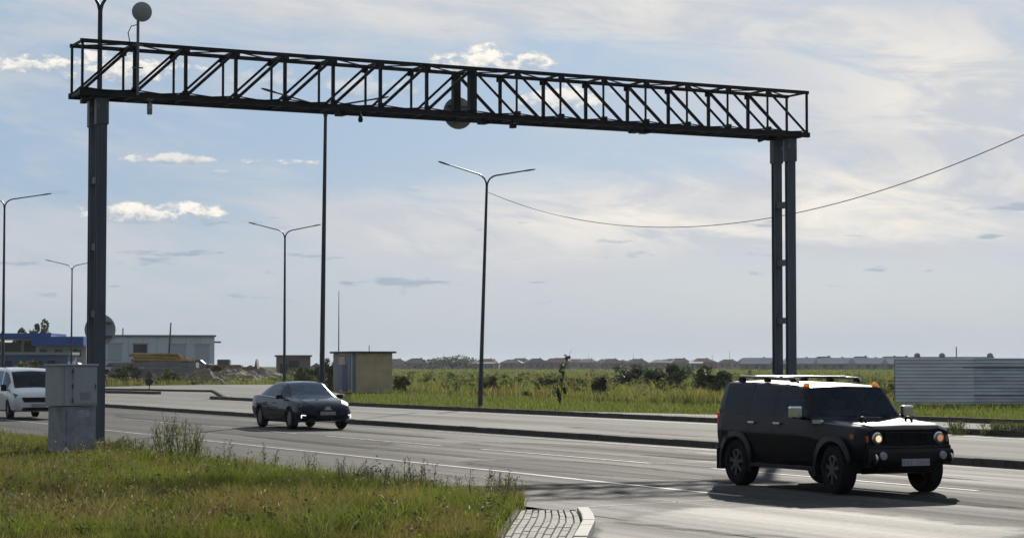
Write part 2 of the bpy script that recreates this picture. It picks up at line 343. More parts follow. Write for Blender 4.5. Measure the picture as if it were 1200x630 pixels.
# painted lines
def line(name, v, u0, u1, w=.13):
    n = max(2, int((u1 - u0) / 4)); mb = MB(); pts = []
    for i in range(n + 1):
        u = u0 + (u1 - u0) * i / n; j = .012 * math.sin(u * .9) + .008 * math.sin(u * 2.3)
        pts.append((u, j))
    vs = [(v - w / 2 + j, u, .005) for u, j in pts] + [(v + w / 2 + j, u, .005) for u, j in pts]; k = n + 1
    mb.add(vs, [(i, i + k, i + k + 1, i + 1) for i in range(n)])
    o = mb.build(name, PAINT, road); return o
line('edge_line', VE, 28.3, 300, .15)
u = 28.0
for k in range(22): line('lane_dash', VL, u, u + 8.2, .11); u += 10.6
line('far_edge_line', VK - .75, 36, 60, .09)
line('far_side_line', 36.9, 30, 120, .14)
PATCH_D = asphalt('asphalt_repair', (.026, .0255, .025), (.050, .048, .045), .85, 15., .2, .07); OILM = asphalt('oil_stain', (.012, .0117, .0115), (.028, .027, .026), .88, 77., .2, .04)
for k, (v, u, a, b_, m_) in enumerate(((18.9, 37, 1.3, 5.5, PATCH_D), (23.2, 45, 1.5, 7, PATCH_D), (20.0, 58, 1.2, 8, PATCH_D), (15.0, 33, 1.2, 4.5, PATCH_D), (22.6, 76, 1.6, 9, PATCH_D), (19.05, 50, .35, 9, OILM), (23.3, 62, .35, 10, OILM), (19.0, 28.5, .4, 5, OILM), (23.0, 36.5, .35, 6, OILM), (29.5, 52, 1.6, 6, PATCH_D))):
    pts_ = [(v + a * math.cos(t) * (1 + .2 * math.sin(3 * t + k)), u + b_ * math.sin(t) * (1 + .15 * math.cos(2 * t + k))) for t in [2 * math.pi * q / 12 for q in range(12)]]
    soft_sheet('road_stain' if m_ is OILM else 'road_patch', pts_, .0015 + .0002 * k if v < 26 else .138, m_)
TAR = mat('tar_seal', (.012, .012, .012), .7, spec=.2)
random.seed(8)
def crack(v0, u0, v1, u1, w, amp):
    n = max(4, int(math.hypot(v1 - v0, u1 - u0) / .6)); L_ = []; R_ = []; off = 0.0
    for i in range(n + 1):
        t = i / n; off = off * .8 + random.uniform(-amp, amp); ww = w * random.uniform(.5, 1.2); v = v0 + (v1 - v0) * t; u = u0 + (u1 - u0) * t
        if abs(u1 - u0) > abs(v1 - v0): L_.append((v + off - ww / 2, u, .0035)); R_.append((v + off + ww / 2, u, .0035))
        else: L_.append((v, u + off + ww, .0035)); R_.append((v, u + off - ww, .0035))
    k = n + 1; MB().add(L_ + R_, [(i, i + k, i + k + 1, i + 1) for i in range(n)]).build('crack_seal', TAR, road)
for a in ((VL + .35, 26, VL + .25, 75, .035, .015), (VE + 1.9, 30, VE + 2.1, 52, .03, .03), (VK - .6, 34, VK - .5, 120, .05, .012), (VE - 1.6, 24, VE - 1.3, 40, .03, .03), (VE + .4, 47.5, VK - .3, 48.6, .05, .06), (VE - 2, 63, VL, 64.5, .05, .08), (VL, 38.5, VK - .3, 39.2, .045, .07), (NEAR_EDGE + .5, 27, VE, 28, .04, .06), (VE, 84, VK - .3, 86, .06, .1), (VE + 3.1, 52, VE + 3.0, 80, .03, .02)): crack(*a)
# kerbs: stones a metre long, joints open
def kerb(name, pts, h, w, face_out, m=KERBM, step=1.0, zb=-.05):
    """kerb along a road-frame polyline; each stone a child sharing one mesh"""
    root = bpy.data.objects.new(name, None); COL.objects.link(root); struct(root); root.rotation_euler = (0, 0, ROAD)
    proto = []
    for q in range(4):
        b = MB(); c = .02; L = step - .015 - .008 * q
        b.prism([(-w / 2, zb), (w / 2, zb), (w / 2, h - (c if face_out < 0 else .004)), (w / 2 - c, h), (-w / 2 + c, h), (-w / 2, h - c)], -L / 2, L / 2, 'y')
        proto.append(b.mesh('kerb_stone'))
    for p in proto: p.materials.append(m)
    for (a, b) in zip(pts[:-1], pts[1:]):
        d = Vector((b[0] - a[0], b[1] - a[1])); n = max(1, round(d.length / step)); ang = math.atan2(-d.x, d.y); sc = d.length / (n * step)
        for i in range(n):
            t = (i + .5) / n
            o = put('kerb_stone', proto[(i * 7 + n) % 4], None, root, (a[0] + d.x * t + random.uniform(-.008, .008), a[1] + d.y * t, random.uniform(-.007, .007)), (0, random.uniform(-.012, .012), ang + random.uniform(-.004, .004)))
            o.scale = (1, sc, 1)
    return root
kerb('median_kerb', [(VK + .08, 30), (VK + .08, 134)], .15, .16, -1)
kerb('median_kerb', [(VK + .08, 134), (VK + .08, 300)], .15, .16, -1, step=4.0)
kerb('verge_kerb', [(VK2 + .08, 46), (VK2 + .08, n0[1] - 1)], .17, .16, -1)
kerb('bay_kerb', [(VK2 + .08, n0[1] - 1), n0, n1], .15, .17, -1, step=1.5)
kerb('bay_kerb', [n1, n2], .15, .17, -1, step=3.0)
isl = [RF(gp(185, 461.5)), RF(gp(150, 460.6)), RF(gp(105, 460))]
kerb('island_kerb', isl, .18, .5, -1, step=2.0)
# verge on the right: a paved strip and a second kerb
k2a, k2b = (43.0, 14), (42.6, 66)
kerb('strip_kerb', [k2a, k2b], .30, .18, -1, zb=.0)
slab('paved_strip', [(VK2 + .16, 14), (42.9, 14), (42.5, 66), (VK2 + .16, 80)], -.05, .14, PAVEC)
kerb('strip_edge_kerb', [(VK2 + .08, 14), (VK2 + .08, 46)], .17, .16, -1)

# ------------------------------------------------------------------ walkway of concrete pavers at the corner
def lerp_path(tab, d):
    for (d0, x0), (d1, x1) in zip(tab[:-1], tab[1:]):
        if d0 <= d <= d1: return x0 + (x1 - x0) * (d - d0) / (d1 - d0)
    return tab[0][1] if d < tab[0][0] else tab[-1][1]
ZP = .09
kp = [gp(676, 652, ZP), gp(680, 632, ZP), gp(684, 624, ZP), gp(690, 612, ZP), gp(688, 604, ZP), gp(683, 597, ZP)]
kerb_tab = [(p.y, p.x) for p in kp]
lp = [gp(584, 652, ZP), gp(589, 632, ZP), gp(596, 618, ZP), gp(605, 606, ZP), gp(610, 597, ZP)]
left_tab = [(p.y, p.x) for p in lp]
DN, DF = kp[0].y, kp[-1].y
PAVM = [mat('paver_%s' % n, c, .85, var=.15, scale=14, bump=.25) for n, c in (('grey', (.27, .255, .225)), ('warm', (.31, .285, .24)), ('pale', (.34, .32, .28)), ('dark', (.22, .205, .18)))]
walk = bpy.data.objects.new('walkway', None); COL.objects.link(walk); struct(walk)
ncol = 9; rows = 0; d = DN; lens = []
pav_mesh = []
for m_ in PAVM:
    b = MB(); b.box((0, 0, 0), (1, 1, .08)); me = b.mesh('paver', None, .012, 1); me.materials.append(m_); pav_mesh.append(me)
for c in range(ncol):
    d = DN + random.uniform(-.3, 0); gapw = .012 if c % 2 else .026
    while d < DF - .12:
        ln = random.choice((.40, .44, .48)); d1 = min(d + ln, DF - .02); dm = (d + d1) / 2
        def col_x(k, dd): a, b = lerp_path(left_tab, dd), lerp_path(kerb_tab, dd) - .09; return a + (b - a) * k / ncol
        x0, x1 = col_x(c, dm), col_x(c + 1, dm); sl = (col_x(c + .5, d1) - col_x(c + .5, d)) / (d1 - d)
        o = put('paver', pav_mesh[random.choice((0, 0, 1, 1, 2, 3))], None, walk, ((x0 + x1) / 2, dm, ZP - .04 + random.uniform(-.004, .004)), (random.uniform(-.008, .008), random.uniform(-.012, .012), -math.atan(sl)))
        o.scale = (x1 - x0 - gapw, d1 - d - .02, 1); d = d1
bed = MB(); bl = [(lerp_path(left_tab, DN + (DF - DN) * i / 12), DN + (DF - DN) * i / 12) for i in range(13)]; br = [(lerp_path(kerb_tab, y_), y_) for x_, y_ in bl]
bed.prism(bl + br[::-1], -.05, ZP - .028, 'z'); bed.build('paver_bed', mat('joint_sand', (.07, .06, .045), .95, var=.3, scale=30), walk)
ck = bpy.data.objects.new('corner_kerb', None); COL.objects.link(ck); struct(ck)
KW = mat('kerb_pale', (.40, .38, .34), .8, var=.14, scale=9, bump=.15)
pth = [Vector((p.x, p.y, 0)) for p in kp]; dense = []
for a, b in zip(pth[:-1], pth[1:]):
    n = max(1, round((b - a).length / .9)); dense += [a + (b - a) * i / n for i in range(n)]
dense.append(pth[-1])
for a, b in zip(dense[:-1], dense[1:]):
    dd = b - a; m_ = MB(); m_.box((0, 0, .035), (.15, dd.length - .022, .19)); o = m_.build('kerb_stone', KW, ck, bevel=.014, loc=(a + b) / 2 + Vector((0, 0, random.uniform(-.006, .006))), rot=(0, 0, math.atan2(-dd.x, dd.y)))
a, b = Vector((lerp_path(left_tab, DF), DF + .05, 0)), Vector((kp[-1].x - .08, DF + .05, 0)); n = 2
for i in range(n):
    p, q = a + (b - a) * (i / n), a + (b - a) * ((i + 1) / n); m_ = MB(); m_.box((0, 0, .0), ((q - p).length - .02, .09, .18)); m_.build('kerb_stone', KERBM, ck, bevel=.01, loc=(p + q) / 2, rot=(0, 0, math.atan2((q - p).y, (q - p).x)))
for i in range(5):
    y0 = DN + (DF - DN) * i / 5; y1 = DN + (DF - DN) * (i + 1) / 5; p, q = Vector((lerp_path(left_tab, y0) - .05, y0, 0)), Vector((lerp_path(left_tab, y1) - .05, y1, 0)); dd = q - p
    m_ = MB(); m_.box((0, 0, .01), (.08, dd.length - .02, .19)); m_.build('kerb_stone', KERBM, ck, bevel=.01, loc=(p + q) / 2, rot=(0, 0, math.atan2(-dd.x, dd.y)))

# ------------------------------------------------------------------ gantry
GD = 50.2; GL = 19.65; GW = 1.0; NP = 16; PW = GL / NP
gx = xy(94, GD)
gantry = thing('road_gantry', 'dark steel lattice truss gantry on twin posts spanning the road', 'gantry', (gx, GD, 0), ROAD)
ZB = lambda x: 8.24 - .125 * x / GL
ZT = lambda x: 9.43 - .175 * x / GL
def gpart(name, mb, m=STEEL, parent=gantry, **k): return mb.build(name, m, parent, **k)
for y in (0, GW):
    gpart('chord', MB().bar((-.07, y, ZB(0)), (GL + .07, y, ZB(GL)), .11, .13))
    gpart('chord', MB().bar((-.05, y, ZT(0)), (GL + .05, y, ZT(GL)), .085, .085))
for i in range(NP + 1):
    x = i * PW
    for y in (0, GW):
        if i == NP // 2: w = .19
        elif i in (0, NP): w = .055
        else: w = (.075 if y == 0 else .05) if i < NP // 2 else (.045 if y == 0 else .075)
        gpart('vertical_strut', MB().bar((x, y, ZB(x) + .06), (x, y, ZT(x) - .035), w, w * .9, up=(0, 1, 0)))
    gpart('cross_tie', MB().bar((x, .06, ZT(x)), (x, GW - .06, ZT(x)), .05, .05))
    gpart('cross_tie', MB().bar((x, .06, ZB(x)), (x, GW - .06, ZB(x)), .07, .07))
    if i < NP:
        for y in (0, GW):
            if i < NP // 2: a, b = (x + .04, y, ZB(x) + .07), (x + PW - .05, y, ZT(x + PW) - .05)
            else: a, b = (x + .05, y, ZT(x) - .05), (x + PW - .04, y, ZB(x + PW) + .07)
            w = (.07 if y == 0 else .055) if i < NP // 2 else (.05 if y == 0 else .07)
            gpart('diagonal_brace', MB().bar(a, b, w, w * .9, up=(0, 1, 0)))
        s = i % 2
        gpart('plan_brace', MB().bar((x + .04, .06 if s else GW - .06, ZT(x)), (x + PW - .04, GW - .06 if s else .06, ZT(x + PW)), .028, .028))
        gpart('plan_brace', MB().bar((x + .04, .06 if s else GW - .06, ZB(x)), (x + PW - .04, GW - .06 if s else .06, ZB(x + PW)), .035, .035))
gm = MB().box((0, 0, 0), (.17, .012, .12)).mesh('gusset_plate'); gm.materials.append(STEEL)
for i in range(1, NP):
    x = i * PW
    for y in (-.062, GW + .062):
        put('gusset_plate', gm, None, gantry, (x, y, ZB(x) + .10))
        put('gusset_plate', gm, None, gantry, (x, y * .82 + (.0 if y < 0 else .17), ZT(x) - .09))
cab_ = [(i * PW / 2, -.075, ZB(i * PW / 2) + (.10 if i % 2 == 0 else .035 + .02 * random.random())) for i in range(2 * NP + 1)]
gpart('cable_run', MB().tube(cab_, .016, 5), BLACKP)
gpart('walk_plate', MB().box((.72, GW / 2, ZB(.7) + .085), (1.25, GW - .16, .03)))
gpart('walk_plate', MB().box((GL - .62, GW / 2, ZB(GL) + .085), (1.0, GW - .16, .03)))
for px_ in (.5, GL - .43):
    for y in (.16, GW - .16):
        zt = ZB(px_) - .09
        m_ = MB(); hw, hd, t = .112, .092, .035            # fabricated column: two channels with a web between
        m_.prism([(px_ - hw, y - hd), (px_ + hw, y - hd), (px_ + hw, y - hd + t), (px_ + hw - .03, y - hd + t), (px_ + hw - .03, y + hd - t), (px_ + hw, y + hd - t), (px_ + hw, y + hd), (px_ - hw, y + hd),
                  (px_ - hw, y + hd - t), (px_ - hw + .03, y + hd - t), (px_ - hw + .03, y - hd + t), (px_ - hw, y - hd + t)], .02, zt, 'z')
        po = gpart('post', m_, POSTM)
        c = MB().box((px_, y, zt - .32), (.29, .23, .62)); col_ = gpart('post_collar', c, POSTM, po, bevel=.012)
        for s in (-.1, .1): gpart('collar_bolt', MB().box((px_ + s, y - .122, zt - .22), (.045, .02, .12)), GALV, po)
        gpart('base_plate', MB().box((px_, y, .035), (.52, .42, .05)), GALV, po)
    gpart('head_plate', MB().box((px_, GW / 2, ZB(px_) - .075), (.5, GW + .02, .03)))
    for z in (1.6, 3.15, 4.7, 6.25): gpart('post_tie', MB().box((px_, GW / 2, z), (.16, GW - .32 - .20, .16)), POSTM)
def gw(x, y, z): p = W(x, y); return Vector((gx + p.x, GD + p.y, z))
def round_sign(name, label, c, r, rim=None, post=None):
    t = thing(name, label, 'road sign', c, ROAD)
    MB().lathe([(0, 0), (r, 0), (r + .012, .012), (r + .012, .03), (r, .036), (0, .036)], 32, 'y').build('sign_plate', SIGNB, t, smooth=40)
    MB().lathe([(r - .05, .037), (r - .002, .0385), (r - .002, .0365)], 32, 'y').build('sign_border', mat('sign_red', (.45, .02, .02), .5), t, smooth=40)
    for z in (-.16, .16): MB().box((0, -.03, z), (r * 1.5, .05, .045)).build('sign_rail', GALV, t)
    for z in (-.16, .16): MB().box((0, -.085, z), (.09, .07, .06)).build('clamp', GALV, t)
    return t
round_sign('round_road_sign', 'round road sign seen from behind at the middle of the truss', gw(GL / 2 + .17, GW + .24, vz(126.5, 54.6)), .40)
round_sign('round_road_sign', 'round road sign seen from behind, high on the post beside the grey cabinet', gw(.80, GW + .28, vz(386, 51.6)), .36)
# dish on a mast
dm = thing('dish_antenna', 'small round dish antenna on a thin mast above the truss end', 'antenna', gw(1.27, -.12, ZB(1) - .0), ROAD)
dz = vz(12, 50.6) - ZB(1)
MB().tube([(0, 0, -.02), (0, 0, dz + .05)], .035, 10).build('mast', GALV, dm, smooth=40)
for z in (.62, 1.15): MB().box((0, .02, z), (.26, .03, .03)).build('clamp', GALV, dm)
m_ = MB(); m_.lathe([(0, -.14), (.09, -.135), (.17, -.115), (.225, -.08), (.232, -.08), (.232, -.06), (.18, -.095), (.09, -.118), (0, -.122)], 28, 'y'); m_.build('dish', mat('dish_grey', (.30, .31, .32), .5, var=.08), dm, smooth=50, loc=(.08, .0, dz), rot=(0, 0, R(-8)))
m_ = MB(); m_.lathe([(0, .02), (.07, .02), (.07, -.1), (0, -.1)], 16, 'y'); m_.build('radio_unit', GALV, dm, loc=(.08, 0, dz), smooth=40)
m_ = MB(); m_.tube([(-.02, 0, .9), (-.18, 0, 1.15), (-.23, .02, 1.42), (-.16, 0, 1.58), (-.02, 0, 1.62)], .012, 6); m_.build('cable', BLACKP, dm)
def hung_camera(px, kind, label):
    x = next(i * .02 for i in range(0, 1100) if (lambda p: 600 + FPX * p.x / p.y)(gw(i * .02, 0, 0)) >= px)
    t = thing('traffic_camera', label, 'camera', gw(x, .02, ZB(x) - .068), ROAD)
    if kind == 'dome':
        MB().box((0, 0, -.02), (.14, .12, .04)).build('bracket', GALV, t); MB().tube([(0, 0, -.04), (0, 0, -.14)], .02, 8).build('stem', GALV, t)
        m_ = MB(); m_.lathe([(0, -.12), (.055, -.12), (.062, -.14), (.062, -.34), (.055, -.37), (0, -.37)], 18, 'z'); m_.build('housing', mat('camera_grey', (.22, .23, .24), .5), t, smooth=40)
        MB().lathe([(.063, -.20), (.067, -.20), (.067, -.225), (.063, -.225)], 18, 'z').build('band', SIGNB, t)
    elif kind == 'drop':
        MB().tube([(0, 0, 0), (.01, 0, -.12)], .016, 8).build('stem', GALV, t)
        m_ = MB(); m_.lathe([(0, -.08), (.025, -.09), (.05, -.15), (.06, -.21), (.05, -.26), (0, -.28)], 16, 'z'); m_.build('housing', BLACKP, t, smooth=60)
    elif kind == 'box':
        MB().box((0, 0, -.03), (.1, .1, .06)).build('bracket', STEEL, t); MB().box((.02, .03, -.09), (.2, .34, .10)).build('housing', BLACKP, t, bevel=.01); MB().box((.02, -.15, -.035), (.23, .12, .012)).build('hood', BLACKP, t)
    elif kind == 'arm':
        MB().tube([(.25, 0, 0), (.1, 0, -.05), (0, 0, -.1)], .018, 8).build('bracket', STEEL, t); m_ = MB(); m_.tube([(-.13, -.02, -.15), (.05, .02, -.09)], .055, 12); m_.build('housing', BLACKP, t, smooth=40)
    elif kind == 'small':
        MB().tube([(0, 0, 0), (0, 0, -.08)], .02, 8).build('stem', STEEL, t); MB().box((0, 0, -.14), (.13, .18, .12)).build('housing', BLACKP, t, bevel=.012)
for px_, kd, lb in ((95.5, 'small', 'small grey camera hanging at the truss corner left of the cabinet post'), (173, 'dome', 'grey cylindrical camera hanging under the truss below the dish mast'), (398, 'box', 'flat black camera box under the truss in front of a lamp fork'),
                (422, 'drop', 'drop shaped dark camera hanging from the truss'), (566, 'box', 'flat black camera box beside the round sign under the truss'), (601, 'small', 'small cube camera under the truss right of the round sign'),
                (744, 'box', 'left one of two flat camera boxes side by side under the truss'), (756, 'box', 'right one of two flat camera boxes side by side under the truss'), (895, 'arm', 'tubular camera on a bent arm beside the twin post head')):
    hung_camera(px_, kd, lb)

# ------------------------------------------------------------------ grey control cabinet by the post
cab = thing('control_cabinet', 'tall grey metal control cabinet standing at the foot of the gantry post', 'cabinet', (xy(85.5, 47.2), 47.2, 0), ROAD + R(17)); cab.scale = (.97, .97, .965)
CABU = mat('cabinet_grey', (.34, .36, .39), .5, .1, var=.10, scale=2.5, stretch=(1, 1, .4)); CABL = mat('cabinet_plinth', (.26, .275, .31), .6, .05, var=.25, scale=3)
MB().box((0, 0, .56), (.86, .58, 1.12)).build('plinth', CABL, cab, bevel=.012)
MB().box((-.03, 0, 1.57), (.92, .66, .88)).build('upper_box', CABU, cab, bevel=.012)
MB().box((-.03, 0, 2.03), (.98, .72, .045)).build('lid', CABU, cab, bevel=.01)
dr = MB().box((.12, -.338, 1.57), (.60, .02, .80)).build('door', CABU, cab, bevel=.006); MB().box((.38, -.354, 1.55), (.03, .025, .12)).build('handle', GALV, dr, bevel=.005)
for z in (1.25, 1.57, 1.89): MB().box((-.19, -.352, z), (.03, .03, .09)).build('hinge', GALV, dr, bevel=.004)
for k in range(5): MB().box((.12, -.352, 1.28 + k * .035), (.26, .012, .014)).build('vent_slat', CABL, dr)
MB().box((-.40, -.334, 1.57), (.012, .012, .84)).build('corner_seam', CABL, cab)
MB().box((.04, -.297, .60), (.70, .014, .84)).build('lower_door', CABL, cab, bevel=.004)
MB().box((.10, -.306, .96), (.30, .006, .16)).build('notice', mat('faded_paper', (.36, .36, .40), .8, var=.2, scale=14), cab)
MB().box((0, 0, .05), (1.0, .74, .14)).build('footing', KERBM, cab, bevel=.02)
blk = MB().box((0, 0, .12), (.5, .42, .24)).build('concrete_block', mat('rough_concrete', (.16, .155, .14), .9, var=.3, scale=8, bump=.4), None, bevel=.03, loc=(xy(127, 49.4), 49.4, 0), rot=(0, 0, .5)); tag(blk, 'low rough concrete block beside the gantry post foot', 'block')
rag = MB().tube([(-.12, 0, .03), (0, .03, .16), (.1, -.02, .05)], [.05, .075, .04], 7).build('white_bag', mat('white_plastic', (.55, .55, .55), .5), None, smooth=60, loc=(xy(79, 46.5), 46.5, .0)); tag(rag, 'crumpled white bag lying against the cabinet foot', 'bag')

# ------------------------------------------------------------------ street lamps
def lamp(px, D, hf, label, lean=0.0, arm=2.45, loc=None, rise=.42, yaw=0.0):
    x = xy(px, D) if loc is None else loc[0]; D = D if loc is None else loc[1]
    t = thing('street_lamp', label, 'street lamp', (x, D, 0), ROAD + yaw, 'double arm street lamps'); t.rotation_euler = (0, lean, ROAD + yaw)
    MB().tube([(0, 0, 0), (0, 0, 1.6), (0, 0, 1.7), (0, 0, hf)], [.115, .112, .095, .058], 12).build('pole', LAMPM, t, smooth=40)
    MB().lathe([(.0, .02), (.19, .02), (.19, .06), (.14, .07), (.115, .2), (0, .2)], 12, 'z').build('base_flange', LAMPM, t)
    for s in (-1, 1):
        pts = [(s * .02, 0, hf - .12), (s * .05, 0, hf + .02), (s * .14, 0, hf + .18), (s * .30, 0, hf + .30), (s * .46, 0, hf + .36), (s * (arm - .6), 0, hf + .36 + rise * .72)]
        a = MB().tube(pts, [.042, .042, .04, .038, .036, .03], 8).build('arm', LAMPM, t, smooth=40)
        e = Vector(pts[-1]); d = (Vector(pts[-1]) - Vector(pts[-2])).normalized(); q = e + d * .62
        hd_ = MB(); up = Vector((-d.z * s, 0, d.x * s))
        secs = [(e - d * .02, .03, .028), (e + d * .06, .07, .035), (e + d * .30, .12, .045), (e + d * .52, .11, .035), (q, .05, .02)]; rings = []
        for c, w_, h_ in secs: rings.append([c + Vector((0, math.cos(k * math.pi / 4) * w_, 0)) + up * (math.sin(k * math.pi / 4) * h_) for k in range(8)])
        vs = [p for r_ in rings for p in r_]; fs = [(i * 8 + k, i * 8 + (k + 1) % 8, (i + 1) * 8 + (k + 1) % 8, (i + 1) * 8 + k) for i in range(4) for k in range(8)] + [tuple(range(8)), tuple(range(32, 40))]
        hd_.add(vs, fs); hd_.build('lamp_head', LAMPM, a, smooth=50)
    return t
D1 = 27.3 / (SR + (377 - 600) / FPX * CR); D5 = 27.3 / (SR + (4 - 600) / FPX * CR)
lamp(377, D1, vz(133, D1), 'tall double arm street lamp on the median behind the dark sedan', R(.6))
lamp(4, D5, vz(240, D5), 'double arm street lamp on the median beyond the white van', 0, 2.75)
lamp(562.5, 100.5, vz(213, 100.5), 'leaning double arm street lamp on the verge carrying the overhead cable', R(1.9))
lamp(333.5, 141, vz(276, 141), 'double arm street lamp in the weeds between warehouse and yellow kiosk')
lamp(84, 200, vz(315, 200), 'double arm street lamp in front of the blue roofed filling station')
lamp(114.5, 54.6, vz(4, 54.6), 'double arm street lamp right behind the gantry post with cabinet')
EL = lamp(0, 0, 10.4, 'double arm street lamp at the near end of the overhead cable', loc=(17.0, 61.5))
wa = Vector((xy(572, 100.5), 100.5, vz(225, 100.5))); wb = Vector((17.0, 61.5, 9.7)); wp = []
for i in range(41):
    t_ = i / 40; p = wa + (wb - wa) * t_; p.z -= 2.62 * 4 * t_ * (1 - t_); wp.append(p)
tag(MB().tube(wp, .014, 6).build('overhead_cable', BLACKP, None, smooth=60), 'thin black overhead cable sagging behind the twin gantry posts', 'cable')

# ------------------------------------------------------------------ vehicles
def pchip(xs, ys, q):
    xs = np.array(xs, float); ys = np.array(ys, float); h = np.diff(xs); dl = np.diff(ys) / h; n = len(xs); d = np.zeros(n)
    for i in range(1, n - 1):
        if dl[i - 1] * dl[i] > 0:
            w1, w2 = 2 * h[i] + h[i - 1], h[i] + 2 * h[i - 1]; d[i] = (w1 + w2) / (w1 / dl[i - 1] + w2 / dl[i])
    d[0], d[-1] = dl[0], dl[-1]; i = np.clip(np.searchsorted(xs, q) - 1, 0, n - 2); t = (q - xs[i]) / h[i]
    return (2 * t**3 - 3 * t**2 + 1) * ys[i] + (t**3 - 2 * t**2 + t) * h[i] * d[i] + (-2 * t**3 + 3 * t**2) * ys[i + 1] + (t**3 - t**2) * h[i] * d[i + 1]
def section(p, fr):
    """p = zb, ws, zm, wm, wb, zb2(belt), wr, zr(roof edge), crown"""
    zb, ws, zm, wm, wbt, zbt, wr, zr, cr = p
    def bl(f): return (wbt + (wr - wbt) * f + .018 * math.sin(math.pi * f), zbt + (zr - zbt) * f)
    return [(0, zb), (ws - .10, zb), (ws, zb + .07), ((ws + wm) / 2 + .01, (zb + .07 + zm) / 2), (wm, zm), ((wm + wbt) / 2 + .008, (zm + zbt) / 2), (wbt, zbt), bl(fr[0]), bl(.5 * (fr[0] + fr[1])), bl(fr[1]), (wr, zr), (wr - .055, zr + .018 + cr * .1), (wr * .55, zr + cr * .75), (0, zr + cr)]
# segment numbers: 0-1 floor, 2-5 lower side, 6 belt strip, 7-8 glass band, 9 cant rail, 10 roof edge, 11-12 roof / screen / bonnet
def hull(stations, breaks, step, classify, wheels, arch_r, smooth, fr=(.08, .86), linear=False, well=.58):
    xs = [s[0] for s in stations]; q = set(round(x, 4) for x in xs) | set(round(b, 4) for b in breaks)
    x = xs[0]
    while x < xs[-1]: q.add(round(x, 4)); x += step
    q = sorted(q); q = [a for i, a in enumerate(q) if i == 0 or a - q[i - 1] > .004]
    P = []
    for k in range(1, 10):
        ys = [s[k] for s in stations]; P.append(np.interp(q, xs, ys) if linear else pchip(xs, ys, np.array(q)))
    rings = [[(xx, y, z) for y, z in section([P[k][i] for k in range(9)], fr)] for i, xx in enumerate(q)]
    n = len(rings[0]); vs = []; fs = []; cl = []; names = []
    for rg in rings: vs += rg + [(p[0], -p[1], p[2]) for p in rg[-2:0:-1]]
    m = 2 * n - 2
    def cid(c):
        if c not in names: names.append(c)
        return names.index(c)
    for i in range(len(q) - 1):
        for j in range(m):
            seg = j if j < n - 1 else m - 1 - j; side = 1 if j < n - 1 else -1
            fs.append((i * m + j, i * m + (j + 1) % m, (i + 1) * m + (j + 1) % m, (i + 1) * m + j)); cl.append(cid(classify((q[i] + q[i + 1]) / 2, seg, side)))
    fs += [tuple(range(m))[::-1], tuple((len(q) - 1) * m + j for j in range(m))]; cl += [cid('body'), cid('body')]
    me = bpy.data.meshes.new('hull'); me.from_pydata(vs, [], fs)
    for c in names: me.materials.append(bpy.data.materials.new('tmp'))
    me.polygons.foreach_set('material_index', cl)
    bm = bmesh.new(); bm.from_mesh(me); bmesh.ops.recalc_face_normals(bm, faces=bm.faces); bm.to_mesh(me); bm.free()
    o = bpy.data.objects.new('hull', me); COL.objects.link(o); cut = []
    for wx, wz in wheels:
        for s in (-1, 1):
            cb = MB(); cb.lathe([(0, -.45), (arch_r, -.45), (arch_r, .45), (0, .45)], 40, 'y', (0, 0, 0)); c = bpy.data.objects.new('cut', cb.mesh('cut')); COL.objects.link(c); c.location = (wx, s * (well + .45), wz); cut.append(c)
            md = o.modifiers.new('b', 'BOOLEAN'); md.operation = 'DIFFERENCE'; md.object = c; md.solver = 'EXACT'
    dg = bpy.context.evaluated_depsgraph_get(); dg.update(); ev = bpy.data.meshes.new_from_object(o.evaluated_get(dg))
    out = {}
    bm = bmesh.new(); bm.from_mesh(ev)
    for ci, c in enumerate(names):
        b2 = bm.copy(); bmesh.ops.delete(b2, geom=[f for f in b2.faces if (f.material_index if f.material_index < len(names) else 0) != ci], context='FACES')
        mm = bpy.data.meshes.new(c); 
        for f in b2.faces: f.material_index = 0
        b2.to_mesh(mm); b2.free(); mm.materials.clear()
        mm.polygons.foreach_set('use_smooth', [True] * len(mm.polygons)); mm.set_sharp_from_angle(angle=R(smooth)); out[c] = mm
    bm.free()
    for c in cut: bpy.data.objects.remove(c)
    bpy.data.objects.remove(o)
    return out
def wheel(parent, x, y, r, w, spokes, rimr, side, mat_rim=ALLOY, steer=0.0):
    t = MB(); pr = [(rimr - .01, -w / 2 + .03), (rimr + .02, -w / 2), (r - .03, -w / 2 + .01), (r, -w / 2 + .05), (r, w / 2 - .05), (r - .03, w / 2 - .01), (rimr + .02, w / 2), (rimr - .01, w / 2 - .03)]
    t.lathe(pr, 36, 'y'); o = t.build('wheel', RUBBER, parent, smooth=35, loc=(x, y, r), rot=(0, 0, steer))
    rm = MB(); s = side; rm.lathe([(rimr, -w / 2 + .02), (rimr, s * (w / 2 - .03)), (rimr - .025, s * (w / 2 - .02)), (rimr - .035, s * (w / 2 - .06)), (rimr - .06, s * .0), (0, s * .0)], 36, 'y')
    rm.build('rim', mat_rim, o, smooth=35)
    sp_ = MB(); e = s * (w / 2 - .045)
    for k in range(spokes):
        a = 2 * math.pi * k / spokes + .2; ca, sa = math.cos(a), math.sin(a)
        sp_.bar((ca * .04, e, sa * .04), (ca * (rimr - .02), e, sa * (rimr - .02)), .055, .05, up=(0, 1, 0))
    sp_.lathe([(0, e + s * .03), (.06, e + s * .03), (.075, e), (.075, e - s * .05), (0, e - s * .05)], 18, 'y'); sp_.build('spokes', mat_rim, o, smooth=35)
    return o
def seat(parent, x, y, z, w=.5, lean=.18):
    m_ = MB(); m_.box((x + .02, y, z), (.5, w, .14)); m_.box((x - .28, y, z + .33), (.13, w, .62), Matrix.Rotation(-lean, 3, 'Y')); m_.box((x - .37, y, z + .72), (.09, .26, .17)); return m_.build('seat', INTER, parent, bevel=.03)
